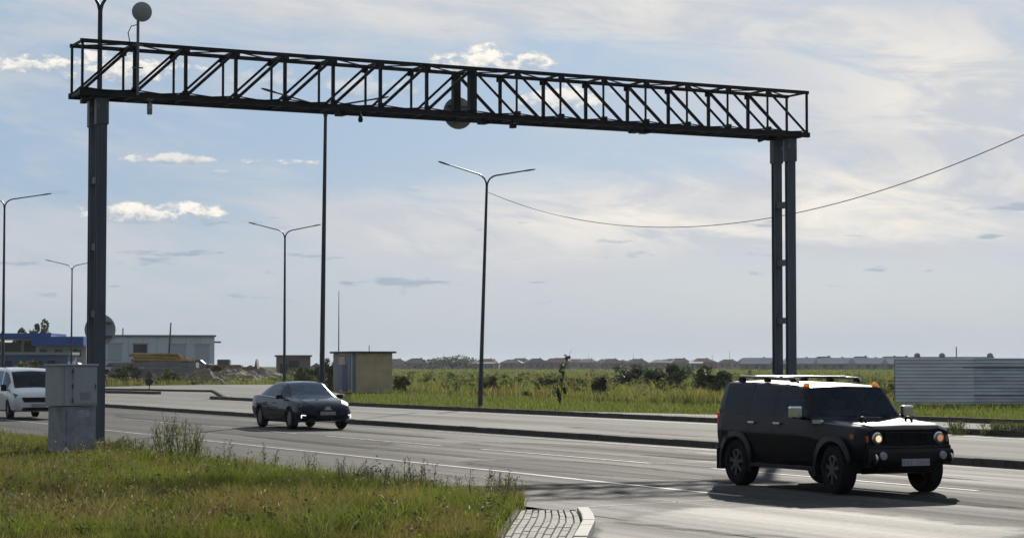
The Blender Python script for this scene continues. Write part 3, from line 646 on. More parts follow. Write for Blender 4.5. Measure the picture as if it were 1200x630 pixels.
def plate_marks(parent, x, y, z, w, h, s=1):
    p = MB().box((x, y, z), (.012, w, h)).build('number_plate', PLATE, parent, bevel=.003); q = MB(); random.seed(3)
    for k in range(8):
        if k == 3: continue
        yy = y - w * .42 + k * w * .12; a = h * .52
        q.box((x + .0075, yy, z + (.0 if k % 2 else a * .42)), (.002, w * .065, a * .16)); q.box((x + .0075, yy + w * .025 * (1 if k % 3 else -1), z), (.002, w * .016, a)); q.box((x + .0075, yy, z - a * .42), (.002, w * .065, a * .14))
    q.build('plate_characters', PLATEK, p)
HEAD = -(math.pi / 2 - ROAD)                     # travel direction towards us, along the road

# ---- the black off-road SUV
suv = thing('suv', 'boxy black off-road suv with chrome mirrors and roof rack driving out of the junction', 'suv', (5.085, 35.04, 0), HEAD)
SUVP = mat('suv_black_paint', (.0035, .0045, .009), .30, 0, coat=.5, spec=.03)
FX, RX = 1.42, -1.42
st = [  # x, zbot, wsill, zmid, wmid, wbelt, zbelt, wroof, zroof, crown
    (-2.07, .52, .78, .78, .84, .82, 1.08, .66, 1.58, .015), (-2.04, .46, .82, .78, .885, .865, 1.10, .705, 1.64, .03), (-1.90, .42, .84, .78, .90, .875, 1.11, .72, 1.665, .04), (-.6, .40, .85, .78, .90, .875, 1.105, .72, 1.645, .045),
    (.34, .40, .85, .78, .90, .875, 1.10, .715, 1.60, .045), (.42, .40, .85, .78, .90, .875, 1.10, .71, 1.585, .04), (.80, .40, .85, .78, .90, .87, 1.09, .80, 1.125, .03), (.84, .40, .85, .78, .90, .87, 1.085, .80, 1.11, .03), (.90, .40, .85, .78, .90, .865, 1.07, .79, 1.105, .035),
    (1.9, .42, .81, .76, .85, .79, 1.01, .70, 1.045, .03), (2.03, .46, .77, .76, .80, .75, .985, .66, 1.02, .022), (2.09, .50, .74, .75, .77, .73, .95, .64, .98, .01)]
def suv_cl(x, seg, side):
    if seg in (11, 12):
        if .42 < x < .80: return 'windshield'
        return 'bonnet' if x > .90 else 'roof' if x < .42 else 'cowl'
    if 7 <= seg <= 8:
        for a, b in ((-1.88, -1.12), (-1.02, -.36), (-.26, .62)):
            if a < x < b: return 'window_%d%s' % (int(a < -.3) + int(a < -1.1), 'R' if side < 0 else 'L')
    if 2 <= seg <= 9:
        for c in (-1.07, -.31, .74):
            if abs(x - c) < .008: return 'seam'
        if -1.07 < x < -.31 and 2 <= seg <= 6: return 'rear_door%s' % ('R' if side < 0 else 'L')
        if -.31 < x < .74 and 2 <= seg <= 6: return 'front_door%s' % ('R' if side < 0 else 'L')
    return 'body'
brk = [a + e for a in (-1.07, -.31, .74) for e in (-.008, .008)] + [-1.88, -1.12, -1.02, -.36, -.26, .62, .42, .80]
parts = hull(st, brk, .14, suv_cl, ((FX, .375), (RX, .375)), .445, 28, (.06, .88), linear=True)
body = None
def split_loose(name, me, m, parent):
    bm = bmesh.new(); bm.from_mesh(me); seen = set()
    for f0 in bm.faces:
        if f0 in seen: continue
        stack = [f0]; seen.add(f0); comp = []
        while stack:
            f = stack.pop(); comp.append(f)
            for v in f.verts:
                for g in v.link_faces:
                    if g not in seen: seen.add(g); stack.append(g)
        ix = {}; vs = []; fs = []
        for f in comp:
            for v in f.verts:
                if v not in ix: ix[v] = len(vs); vs.append(v.co[:])
            fs.append([ix[v] for v in f.verts])
        mm = bpy.data.meshes.new(name); mm.from_pydata(vs, [], fs); put(name, mm, m, parent)
    bm.free()
def emit_parts(parts, root, paint, clearwin=()):
    bo = put('body', parts.pop('body'), paint, root)
    for c, me in parts.items():
        nm = 'window' if c.startswith('window_') else c.rstrip('LR') if c.endswith(('doorL', 'doorR')) else c
        me.name = nm
        if nm == 'window': put(nm, me, GLASSF if c in clearwin else GLASSD, root)
        elif nm in ('windshield', 'rear_window'): put(nm, me, GLASSF if nm == 'windshield' else GLASSD, root)
        elif nm == 'seam': split_loose('panel_gap', me, SEAM, bo)
        else: put(nm, me, paint, root)
    return bo
sb = emit_parts(parts, suv, SUVP, ('window_0R', 'window_0L'))
MB().box((-.1, 0, .50), (3.7, 1.2, .12)).build('chassis', BLACKP, suv)
MB().box((.62, 0, .92), (.42, 1.45, .22)).build('dashboard', INTER, suv, bevel=.05)
for y in (-.38, .38): seat(suv, .0, y, .60)
m_ = MB(); m_.box((-.85, 0, .60), (.5, 1.3, .14)); m_.box((-1.12, 0, .86), (.14, 1.3, .5)); m_.build('rear_bench', INTER, suv, bevel=.03)
m_ = MB(); m_.tube([(.42, .38 + .18 * math.cos(a), 1.06 + .17 * math.sin(a)) for a in [2 * math.pi * k / 20 for k in range(21)]], .016, 6); m_.bar((.42, .2, 1.06), (.42, .56, 1.06), .03); m_.bar((.42, .38, 1.06), (.6, .38, .95), .05); m_.build('steering_wheel', INTER, suv)
# flares
for fx in (FX, RX):
    for s in (-1, 1):
        m_ = MB(); angs = [R(a) for a in ((14 if fx > 0 else -14), (22 if fx > 0 else 4), 32, 48, 66, 90, 114, 134, 155, 176, 194)]; ro = [(.545 + .03 * abs(math.sin(2 * a))) for a in angs]
        inn = [(fx + .438 * math.cos(a), .375 + .438 * math.sin(a)) for a in angs]; out_ = [(fx + (r_ - .03) * math.cos(a), .375 + (r_ - .03) * math.sin(a)) for a, r_ in zip(angs, ro)]
        n = len(angs); vs = [(p[0], s * .84, p[1]) for p in inn] + [(p[0], s * .935, p[1]) for p in inn] + [(p[0], s * .925, p[1]) for p in out_] + [(p[0], s * .84, p[1]) for p in out_]
        fs = []
        for i in range(n - 1):
            for a, b in ((0, 1), (1, 2), (2, 3)): fs.append((a * n + i, a * n + i + 1, b * n + i + 1, b * n + i))
        m_.add(vs, fs); m_.build('fender_flare', SUVP, suv, smooth=40)
        wheel(suv, fx, s * .79, .375, .27, 7, .225, s, mat('dark_alloy', (.09, .093, .10), .3, .9), R(-6) if fx > 0 else 0)
# nose
g = MB().box((2.10, 0, .855), (.07, .86, .19)).build('grille', SUVP, suv, bevel=.012)
for k in range(7):
    MB().box((2.138, -.33 + k * .11, .855), (.012, .055, .145)).build('grille_slot', SEAM, g, bevel=.004)
MB().box((2.05, 0, .62), (.22, 1.52, .28)).build('nose_panel', SUVP, suv, bevel=.04)
MB().prism([(1.98, .46), (2.20, .46), (2.235, .52), (2.235, .66), (2.20, .70), (1.98, .70)], -.75, .75, 'y').build('bumper', BLACKP, suv, bevel=.025)
MB().prism([(1.6, .30), (2.05, .34), (2.16, .46), (1.6, .46)], -.52, .52, 'y').build('skid_plate', BLACKP, suv, bevel=.02)
for s in (-1, 1):
    h = MB(); h.lathe([(0, .0), (.098, .0), (.098, .03), (.084, .045), (.0, .045)], 24, 'x'); ho = h.build('headlight', CHROME, suv, smooth=40, loc=(2.085, s * .56, .855))
    h = MB(); h.lathe([(.082, .046), (.075, .054), (.045, .062), (0, .064)], 24, 'x'); h.build('lens', mat('headlamp_glass', (.30, .26, .20), .08, .5), ho, smooth=60)
    h = MB(); h.lathe([(.052, .0625), (.04, .069), (0, .072)], 18, 'x'); h.build('bulb_glow', LAMPW if s < 0 else mat('lamp_glow_side', (.55, .30, .20), .15, emit=(1, .45, .25), es=.35), ho, smooth=60)
    MB().box((2.06, s * .725, .85), (.07, .06, .11)).build('turn_signal', mat('amber_dim', (.42, .13, .03), .25), suv, bevel=.02)
    MB().box((1.86, s * .842, .88), (.10, .02, .07)).build('side_marker', MATS['amber_dim'], suv, bevel=.008)
    f = MB(); f.lathe([(0, .03), (.055, .028), (.065, .01), (.065, -.02), (0, -.02)], 18, 'x'); f.build('fog_lamp', LENS, suv, smooth=40, loc=(2.235, s * .54, .60))
    hk = MB(); pts = [(2.235 + .05 * math.sin(a), s * .68, .56 + .06 * math.cos(a)) for a in [math.pi * k / 8 for k in range(9)]]; hk.tube(pts, .016, 8); hk.build('tow_hook', CHROME, suv, smooth=50)
    # mirrors
    mr = MB().box((.60, s * 1.045, 1.225), (.11, .20, .19)).build('mirror', CHROME, suv, bevel=.03, seg=3); MB().bar((.58, s * .86, 1.13), (.60, s * 1.0, 1.17), .06, .05).build('mirror_arm', BLACKP, mr)
    for x in (-.93, -.16): MB().box((x, s * .912, 1.035), (.19, .035, .035)).build('door_handle', CHROME, suv, bevel=.012)
    v = MB().box((.95, s * .858, 1.085), (.26, .05, .06)).build('side_vent', CHROME, suv, bevel=.015)
    m_ = MB(); m_.tube([(1.62, s * .42, 1.065), (1.60, s * .42, 1.12), (1.55, s * .42, 1.155), (1.49, s * .42, 1.155), (1.45, s * .42, 1.125), (1.44, s * .42, 1.065)], .02, 8); m_.build('bonnet_loop', BLACKP, suv, smooth=50)
    MB().box((-2.05, s * .80, 1.0), (.09, .13, .36)).build('tail_light', REDL, suv, bevel=.02)
    m_ = MB(); m_.lathe([(0, .055), (.035, .045), (.055, .015), (.058, -.01), (0, -.01)], 14, 'z'); m_.build('roof_marker', AMBER, suv, smooth=60, loc=(.30, s * .64, 1.63))
    MB().box((-1.99, s * .80, .42), (.015, .26, .34)).build('mud_flap', BLACKP, suv)
    rl = MB(); rl.tube([(-1.82, s * .60, 1.70), (-1.77, s * .60, 1.77), (-.06, s * .60, 1.745), (-.0, s * .60, 1.68)], .022, 8); ro_ = rl.build('roof_rail', mat('rail_alloy', (.30, .28, .27), .35, .8), suv, smooth=50)
    for x in (-1.70, -.92, -.14): MB().box((x, s * .60, 1.72), (.13, .07, .085)).build('rail_foot', BLACKP, ro_, bevel=.015)
    MB().prism([(-.92, .33), (.92, .33), (.95, .39), (-.95, .39)], s * .80, s * .93, 'y').build('side_step', BLACKP, suv, bevel=.012)
    w_ = MB(); w_.tube([(.84, s * .30 - .1, 1.16), (.78, s * .30 + .28, 1.175)], .010, 6); w_.build('wiper', BLACKP, suv)
for x in (-1.45, -.5): MB().box((x, 0, 1.772), (.07, 1.24, .025)).build('cross_bar', MATS['rail_alloy'], suv, bevel=.008)
MB().box((1.475, 0, 1.082), (.04, .74, .02)).build('bonnet_rib', SUVP, suv)
MB().box((-2.07, 0, .58), (.14, 1.66, .2)).build('rear_bumper', BLACKP, suv, bevel=.03)
plate_marks(suv, 2.243, .04, .50, .50, .105)
for x in (FX, RX): MB().box((x, 0, .37), (.13, 1.4, .13)).build('axle', BLACKP, suv)

# ---- the dark blue sedan
sed = thing('sedan', 'dark blue sedan with lit bumper lamps driving toward the gantry', 'sedan', (-6.62, 69.0, 0), HEAD)
SEDP = mat('sedan_blue_paint', (.003, .0055, .020), .26, 0, coat=.7, spec=.04)
st = [(-2.53, .46, .58, .66, .66, .62, .86, .52, .90, .01), (-2.46, .34, .72, .62, .78, .74, .95, .62, .985, .02), (-2.2, .27, .82, .60, .89, .83, .99, .68, 1.035, .025), (-1.78, .22, .85, .58, .925, .86, .995, .69, 1.075, .03),
      (-1.25, .20, .86, .57, .928, .87, .985, .63, 1.27, .04), (-.75, .20, .86, .57, .928, .875, .97, .59, 1.385, .045), (-.2, .20, .86, .57, .928, .875, .95, .585, 1.42, .045), (.25, .20, .86, .57, .928, .875, .935, .60, 1.39, .045),
      (.75, .20, .86, .57, .928, .87, .925, .66, 1.155, .045), (1.10, .20, .86, .57, .925, .865, .915, .74, .965, .045), (1.45, .21, .855, .57, .92, .85, .88, .72, .92, .045), (1.95, .23, .83, .55, .89, .80, .79, .66, .845, .045), (2.22, .25, .74, .52, .80, .72, .70, .56, .755, .035), (2.36, .27, .58, .50, .64, .58, .60, .44, .66, .02), (2.40, .32, .46, .46, .50, .45, .53, .34, .57, .01)]
def sed_cl(x, seg, side):
    S = 'R' if side < 0 else 'L'
    if seg in (11, 12):
        if .22 < x < 1.12: return 'windshield'
        if -1.80 < x < -.78: return 'rear_window'
        return 'bonnet' if x > 1.14 else 'boot_lid' if x < -1.84 else 'roof'
    if 7 <= seg <= 8:
        for k, (a, b) in enumerate(((-.10, .86), (-.98, -.18), (-1.5, -1.04))):
            if a < x < b: return 'window_%d%s' % (k, S)
    if 2 <= seg <= 6:
        for c in (-1.0, -.14, .92):
            if abs(x - c) < .007: return 'seam'
        if -1.0 < x < -.14: return 'rear_door' + S
        if -.14 < x < .92: return 'front_door' + S
    return 'body'
parts = hull(st, [a + e for a in (-1.0, -.14, .92) for e in (-.007, .007)] + [-.10, .86, -.98, -.18, -1.5, -1.04, .22, 1.12, -1.8, -.78, 1.14, -1.84], .09, sed_cl, ((1.415, .335), (-1.415, .335)), .385, 32, (.05, .90), well=.60)
parts.setdefault('body', None)
emit_parts(parts, sed, SEDP, ())
for m_ in [o for o in sed.children if o.name.startswith('window') and sum(v.co.y for v in o.data.vertices) < 0 and max(v.co.x for v in o.data.vertices) > .5]: m_.data.materials[0] = GLASSF
for o in sed.children:
    if o.name.startswith('windshield'): o.data.materials[0] = GLASSW
MB().box((-1.5, 0, .94), (.62, 1.3, .05)).build('parcel_shelf', INTER, sed)
for fx in (1.415, -1.415):
    for s in (-1, 1): wheel(sed, fx, s * .80, .335, .23, 10, .225, s, mat('alloy_grey', (.16, .165, .18), .3, .8), 0)
MB().box((-.1, 0, .36), (3.6, 1.3, .1)).build('chassis', BLACKP, sed); MB().box((.85, 0, .80), (.4, 1.4, .18)).build('dashboard', INTER, sed, bevel=.04)
for y in (-.38, .38): seat(sed, .0, y, .52, .5, .3)
MB().box((-1.15, 0, .75), (.2, 1.3, .55)).build('rear_bench', INTER, sed, bevel=.04)
MB().prism([(-.30, .40), (.30, .40), (.40, .60), (.22, .66), (-.22, .66), (-.40, .60)], 2.28, 2.405, 'x').build('grille', BLACKP, sed, bevel=.02)
MB().box((2.40, 0, .665), (.025, .16, .05)).build('emblem', CHROME, sed, bevel=.01)
MB().prism([(-.62, .27), (.62, .27), (.55, .37), (-.55, .37)], 2.26, 2.385, 'x').build('lower_intake', BLACKP, sed, bevel=.02)
for s in (-1, 1):
    h = MB(); h.add([(2.20, s * .73, .665), (2.10, s * .79, .665), (2.10, s * .79, .73), (2.16, s * .70, .745), (2.30, s * .47, .70), (2.33, s * .46, .64)], [(0, 1, 2, 3), (0, 3, 4, 5)]); h.build('headlight', LENS, sed)
    h = MB(); h.bar((2.34, s * .60, .435), (2.235, s * .80, .445), .05, .03); h.bar((2.235, s * .80, .43), (2.24, s * .79, .355), .03, .03); h.build('running_light', LAMPC, sed, bevel=.008)
    mr = MB().box((.74, s * 1.0, .99), (.14, .19, .13)).build('mirror', SEDP, sed, bevel=.04, seg=3); MB().bar((.76, s * .86, .95), (.75, s * .95, .96), .05, .04).build('mirror_arm', BLACKP, mr)
    for x in (-.86, .0): MB().box((x, s * .925, .80), (.19, .03, .03)).build('door_handle', SEDP, sed, bevel=.01)
    MB().box((-2.44, s * .62, .86), (.12, .26, .12)).build('tail_light', REDL, sed, bevel=.03)
for s in (-1, 1):
    MB().tube([(-1.62, s * .872, 1.03), (-1.2, s * .885, 1.005), (-.6, s * .888, .985), (.2, s * .888, .955), (.95, s * .882, .93)], .011, 6).build('window_trim', CHROME, sed)
    MB().tube([(-.95, s * .935, .40), (0, s * .937, .38), (.95, s * .935, .40)], .014, 6).build('door_trim', BLACKP, sed)
MB().tube([(2.375, -.36, .60), (2.405, 0, .615), (2.375, .36, .60)], .014, 6).build('grille_bar', CHROME, sed)
plate_marks(sed, 2.41, 0, .50, .50, .105)
MB().tube([(-1.0, .0, 1.455), (-1.12, 0, 1.50), (-1.25, 0, 1.46)], [.03, .025, .01], 6).build('fin_antenna', SEDP, sed)

# ---- the white van, cut by the picture edge
van = thing('van', 'white passenger van with one headlight lit coming up behind the grey cabinet', 'van', (0, 0, 0), HEAD)
pv_ = Vector((xy(13, 80.0), 80.0, 0)); hv = Vector((SR, -CR, 0)); lv = Vector((CR, SR, 0)); van.location = pv_ - hv * 1.6 + lv * .82
VANP = mat('van_white_paint', (.78, .79, .80), .3, coat=.8, var=.06, scale=2)
st = [(-2.60, .42, .80, .80, .86, .86, 1.15, .74, 1.72, .03), (-2.55, .34, .86, .80, .93, .92, 1.17, .80, 1.80, .05), (-2.2, .28, .88, .78, .95, .94, 1.17, .82, 1.83, .06), (.6, .26, .88, .76, .95, .935, 1.13, .80, 1.81, .06), (1.05, .26, .88, .76, .95, .93, 1.11, .77, 1.75, .06), (1.2, .26, .88, .76, .95, .93, 1.10, .76, 1.68, .06),
      (1.95, .27, .88, .74, .94, .90, 1.05, .80, 1.12, .05), (2.05, .27, .87, .73, .935, .885, 1.02, .78, 1.06, .05), (2.35, .28, .80, .68, .87, .81, .88, .68, .93, .05), (2.47, .30, .66, .62, .74, .68, .76, .55, .80, .03), (2.50, .36, .56, .58, .62, .56, .68, .44, .71, .01)]
def van_cl(x, seg, side):
    S = 'R' if side < 0 else 'L'
    if seg in (11, 12):
        if 1.18 < x < 1.97: return 'windshield'
        return 'bonnet' if x > 2.0 else 'roof'
    if 7 <= seg <= 8:
        for k, (a, b) in enumerate(((.72, 1.62), (-.62, .60), (-1.6, -.70), (-2.45, -1.7))):
            if a < x < b: return 'window_%d%s' % (k, S)
    if 2 <= seg <= 6:
        for c in (-.66, .66, 1.72):
            if abs(x - c) < .007: return 'seam'
        if -.66 < x < .66: return 'sliding_door' + S
        if .66 < x < 1.72: return 'front_door' + S
    return 'body'
parts = hull(st, [a + e for a in (-.66, .66, 1.72) for e in (-.007, .007)] + [.72, 1.62, -.62, .60, -1.6, -.7, -2.45, -1.7, 1.18, 1.97, 2.0], .12, van_cl, ((1.6, .34), (-1.6, .34)), .40, 32, (.06, .90), well=.6)
emit_parts(parts, van, VANP)
for o in van.children:
    if o.name.startswith('windshield'): o.data.materials[0] = GLASSD
for fx in (1.6, -1.6):
    for s in (-1, 1): wheel(van, fx, s * .82, .34, .22, 6, .22, s)
MB().box((-.2, 0, .42), (4.0, 1.5, .1)).build('chassis', BLACKP, van)
for y in (-.42, .42): seat(van, .75, y, .85)
MB().box((1.75, 0, .98), (.4, 1.5, .16)).build('dashboard', INTER, van, bevel=.04)
MB().prism([(-.52, .62), (.52, .62), (.60, .80), (-.60, .80)], 2.36, 2.515, 'x').build('grille', BLACKP, van, bevel=.02)
MB().prism([(-.62, .32), (.62, .32), (.55, .44), (-.55, .44)], 2.36, 2.515, 'x').build('lower_intake', BLACKP, van, bevel=.02)
for s in (-1, 1):
    MB().prism([(s * .58, .72), (s * .82, .78), (s * .86, .96), (s * .64, .86)], 2.22, 2.40, 'x').build('headlight', mat('van_lens', (.20, .23, .30), .15), van, bevel=.02)
    h = MB(); h.lathe([(0, .03), (.05, .025), (.06, 0), (0, 0)], 14, 'x'); h.build('lamp', LAMPC, van, loc=(2.405, s * .66, .79))
    mr = MB().box((1.62, s * 1.07, 1.14), (.13, .2, .24)).build('mirror', BLACKP, van, bevel=.04); MB().bar((1.6, s * .93, 1.06), (1.6, s * 1.02, 1.08), .06).build('mirror_arm', BLACKP, mr)
    MB().box((.85, s * .955, .92), (.2, .03, .035)).build('door_handle', VANP, van, bevel=.01)
    MB().box((-2.57, s * .82, 1.0), (.1, .12, .4)).build('tail_light', REDL, van, bevel=.02)
plate_marks(van, 2.52, 0, .52, .5, .11)

# ------------------------------------------------------------------ kiosk, fence
kD = 160.0
kc = (xy(413, kD), kD)
ki = thing('utility_kiosk', 'small yellow plastered kiosk with blue door and flat dark roof in the weeds', 'kiosk', (kc[0], kc[1], 0), ROAD - R(2))
YEL = mat('kiosk_plaster', (.56, .44, .27), .85, var=.14, scale=1.2, bump=.1); BLU = mat('kiosk_blue', (.13, .18, .27), .7, var=.2, scale=3)
KWd, KDp, KH = 3.1, 4.3, 2.85       # local x right along face, local -x end face shows to the left
MB().box((KWd / 2, KDp / 2, KH / 2), (KWd, KDp, KH)).build('wall', YEL, ki)
MB().box((KWd / 2, KDp / 2, KH + .07), (KWd + .5, KDp + .4, .14)).build('roof', mat('kiosk_roof', (.05, .045, .042), .9), ki, bevel=.02)
MB().box((-.02, 1.8, 1.45), (.05, 3.1, 2.5)).build('blue_panel', BLU, ki)
d_ = MB().box((-.05, 1.55, 1.05), (.05, 1.0, 2.0)).build('door', mat('kiosk_door', (.035, .05, .11), .6), ki); MB().box((-.085, 1.2, 1.05), (.03, .12, .05)).build('handle', GALV, d_)
MB().box((-.02, 3.7, 1.42), (.05, 1.1, 2.84)).build('side_panel', mat('kiosk_pale', (.24, .24, .235), .8, var=.1), ki)
MB().box((-.05, 2.2, 2.32), (.06, 1.5, .6)).build('transom_panel', YEL, ki)
MB().box((.14, -.012, KH / 2), (.28, .03, KH - .02)).build('corner_strip', BLU, ki)
MB().tube([(2.0, 2, KH + .1), (2.0, 2, KH + .6)], .03, 6).build('vent_pipe', GALV, ki)

fe = thing('sheet_fence', 'tall fence of ribbed galvanised steel sheets standing on the grass verge', 'fence', (xy(1048.5, 106), 106, 0), R(-4))
FEN = mat('galvanised_sheet', (.74, .78, .84), .45, .1, var=.12, scale=1.4, stretch=(.35, 1, 3.0))
FZ0, FZ1, PWD = .10, 2.30, 3.74
prof = []; nr = 13; st_ = (FZ1 - FZ0) / nr
for k in range(nr):
    z = FZ0 + k * st_
    prof += [(0, z), (0, z + st_ * .48), (-.045, z + st_ * .66), (-.045, z + st_ * .84)]
prof.append((0, FZ1))
for k in range(5):
    pm = MB(); x0 = k * PWD; x1 = x0 + PWD + .02; oy = -.006 * (k % 2); wob = [random.uniform(-.012, .012) for _ in range(2)]
    vs = []
    for q, x in enumerate((x0, (x0 + x1) / 2, x1)): vs += [(x, y + oy + (wob[0] if q == 1 else 0), z + .02 * (k % 2) - .012 * k) for y, z in prof]
    n = len(prof); fs = [(a * n + i, (a + 1) * n + i, (a + 1) * n + i + 1, a * n + i + 1) for a in range(2) for i in range(n - 1)]
    pm.add(vs, fs); o = pm.build('sheet_panel', (FEN, mat('galvanised_sheet_dull', (.62, .67, .74), .5, .1, var=.2, scale=1.1, stretch=(.5, 1, 2.0)))[k % 2], fe); o.rotation_euler = (R(random.uniform(-1.6, 1.2)), 0, R(random.uniform(-.3, .3)))
    MB().tube([(x0, .06, 0), (x0, .06, FZ1 - .02)], .035, 8).build('fence_post', GALV, fe)
for z in (.5, 1.85): MB().bar((0, .035, z), (PWD * 5, .035, z), .03, .05).build('fence_rail', GALV, fe)

# ------------------------------------------------------------------ distant buildings
def box_building(name, label, D, x0, x1, ytop, depth, m, zb=0.0, cat='building', roofm=None, rz=0.0):
    X0, X1 = xy(x0, D), xy(x1, D); h = vz(ytop, D); t = thing(name, label, cat, ((X0 + X1) / 2, D, 0), rz)
    w = X1 - X0; MB().box((0, depth / 2, h / 2), (w, depth, h)).build('wall', m, t)
    MB().box((0, depth / 2, h + .1), (w + .5, depth + .5, .25)).build('roof', roofm or mat('roof_edge', (.18, .19, .2), .8), t)
    return t, w, h
WHW = mat('warehouse_cladding', (.66, .73, .80), .6, var=.06, scale=.3, stretch=(1, 1, .1))
wD = 330.0
wh, ww, hh = box_building('warehouse', 'long pale blue grey warehouse with gates behind the weeds', wD, 118, 251, 394, 24, WHW, rz=R(10.5))
cx = xy(184.5, wD)
for a, b, yt, yb, dark in ((128, 144, 403, 422, 0), (157, 173, 403, 414, 1), (200, 217, 404, 424, 0), (229, 245, 404, 424, 0)):
    mid = xy((a + b) / 2, wD) - cx; wz_ = vz(yt, wD); wb_ = max(0, vz(yb, wD))
    MB().box((mid, -.06, (wz_ + wb_) / 2), (xy(b, wD) - xy(a, wD), .12, wz_ - wb_)).build('gate' if not dark else 'window', mat('dark_opening', (.03, .03, .035), .7) if dark else mat('warehouse_gate', (.46, .52, .58), .6), wh)
    MB().box((mid, -.14, wz_ + .1), (xy(b, wD) - xy(a, wD) + .4, .06, .2)).build('lintel', mat('gate_trim', (.40, .45, .50), .7), wh)
for k in range(1, 8): MB().box((-ww / 2 + ww * k / 8, -.03, hh / 2), (.05, .06, hh - .2)).build('cladding_joint', MATS['gate_trim'], wh)
MB().tube([(xy(145, wD) - cx, 4, hh), (xy(145, wD) - cx, 4, hh + 1.3)], .1, 6).build('flue', GALV, wh)
MB().box((ww / 2 + .5, .5, vz(400.5, wD)), (1.0, .3, .25)).build('wall_light', GALV, wh)
tag(MB().tube([(0, 0, 0), (.45, 0, vz(378, 300))], [.16, .09], 8).build('wooden_pole', BARK, None, loc=(xy(196.5, 300), 300, 0)), 'bare leaning pole in front of the warehouse', 'pole')
tag(MB().tube([(0, 0, 0), (0, 0, 4.6), (0, 0, vz(341, 185))], [.06, .05, .025], 8).build('antenna_mast', mat('mast_grey', (.30, .33, .36), .5), None, loc=(xy(397, 185), 185, 0)), 'thin antenna mast rising behind the yellow kiosk', 'mast')
# filling station
fD = 262.0
fs_ = thing('filling_station', 'filling station with two blue fascia canopies beyond the white van', 'building', (xy(48, fD), fD, 0)); fcx = xy(48, fD)
BLUF = mat('fascia_blue', (.010, .095, .42), .4, var=.08); PALE = mat('station_wall', (.52, .52, .50), .7, var=.08)
def fbox(nm, a, b, yt, yb, y, d, m, par=None): 
    zt, zb_ = vz(yt, fD), max(0, vz(yb, fD)); return MB().box((xy((a + b) / 2, fD) - fcx, y + d / 2, (zt + zb_) / 2), (xy(b, fD) - xy(a, fD), d, zt - zb_)).build(nm, m, par or fs_)
fbox('canopy', -22, 56, 390, 396.2, 2, 9, BLUF); fbox('canopy_underside', -22, 55.5, 396.3, 397.2, 2.1, 8.8, mat('canopy_white', (.5, .5, .5), .6))
fbox('canopy', 38, 99, 394.2, 405, -.5, 8, BLUF); fbox('wall', 40, 99, 405.1, 440, 1.2, 9, PALE)
for a in (44, 62, 84): fbox('window', a, a + 9, 409, 417, 1.1, .08, mat('dim_window', (.06, .07, .085), .2))
for a in (-10, 14, 33): fbox('column', a, a + 3.2, 397.3, 440, 5, .35, PALE)
fbox('pump', 16, 21, 412, 440, 4, .6, mat('pump_orange', (.35, .16, .08), .5)); fbox('shop_wall', -22, 38, 400, 440, 10, 6, mat('shop_dark', (.13, .12, .12), .7))
cbD = 205.0
cb, w_, h_ = box_building('site_cabin', 'long low blue cabin with pale roof edge in front of the filling station', cbD, -20, 80, 415.2, 4, mat('cabin_blue', (.085, .15, .27), .6, var=.15, scale=.5), roofm=mat('cabin_roof', (.33, .34, .36), .7))
for k in range(4): MB().box((-w_ / 2 + w_ * (.30 + .17 * k), -.05, h_ * .66), (w_ * .09, .1, h_ * .30)).build('window', MATS['dark_opening'], cb)
# yard clutter
yD = 238.0
YELT = mat('yellow_timber', (.34, .22, .06), .8, var=.25, scale=2)
for r_, n_ in enumerate((6, 5, 4)):
    for k in range(n_):
        ln = 5.6 + random.uniform(-.6, .8) - r_ * .5
        o = MB().tube([(-ln / 2, 0, 0), (ln / 2, 0, .0)], .17, 8).build('pipe', YELT, None, smooth=40, loc=(xy(189 - 5 * r_, yD) + random.uniform(-.3, .3), yD + k * .35 + r_ * .17, vz(424, yD) + .17 + r_ * .31), rot=(0, R(random.uniform(-1, 1.5)), 0)); tag(o, 'yellow pipe in the stack lying on concrete slabs before the warehouse', 'pipe', 'stacked yellow pipes')
CONC = mat('slab_concrete', (.24, .24, .235), .9, var=.12, scale=.8)
for k in range(4):
    o = MB().box((0, 0, 0), (9.4 + random.uniform(-.5, .4), 2.4, .55)).build('concrete_slab', CONC, None, bevel=.03, loc=(xy(184, yD) + random.uniform(-.4, .3), yD + .8, .29 + k * .57)); tag(o, 'long grey concrete slab in the stack under the yellow pipes', 'slab', 'stacked concrete slabs')
def heap(px, D, w, h, m, label):
    b = MB(); n = 26; lv = 8; rings = []; ph = [random.uniform(0, 6.28) for _ in range(6)]
    for j in range(lv):
        f = 1 - j / lv; prof_ = (1 - f) ** .9 if j else 0; rg = []
        for k in range(n):
            a = 2 * math.pi * k / n; lump = 1 + .16 * math.sin(2 * a + ph[0]) + .10 * math.sin(3 * a + ph[1] + j * .4) + .07 * math.sin(7 * a + ph[2] + j)
            rg.append((w / 2 * f * lump * math.cos(a) + random.uniform(-.12, .12), w * .4 * f * lump * math.sin(a), (h * prof_ * (1 + .18 * math.sin(a + ph[3]) + .1 * math.sin(4 * a + ph[4])) + random.uniform(-.14, .14)) if j else -.1))
        rings.append(rg)
    vs = [p for r in rings for p in r] + [(0, 0, h * .93)]; fs = [(j * n + k, j * n + (k + 1) % n, (j + 1) * n + (k + 1) % n, (j + 1) * n + k) for j in range(lv - 1) for k in range(n)] + [((lv - 1) * n + k, (lv - 1) * n + (k + 1) % n, lv * n) for k in range(n)]
    b.add(vs, fs); o = b.build('soil_heap', m, None, loc=(xy(px, D), D, 0)); tag(o, label, 'soil heap', 'soil heaps in the yard')
SOILD = mat('dug_soil', (.17, .125, .09), .95, var=.3, scale=1.0, bump=.5, bdist=.2); SOILG = mat('grey_soil', (.22, .18, .14), .95, var=.25, scale=1.0, bump=.5, bdist=.2)
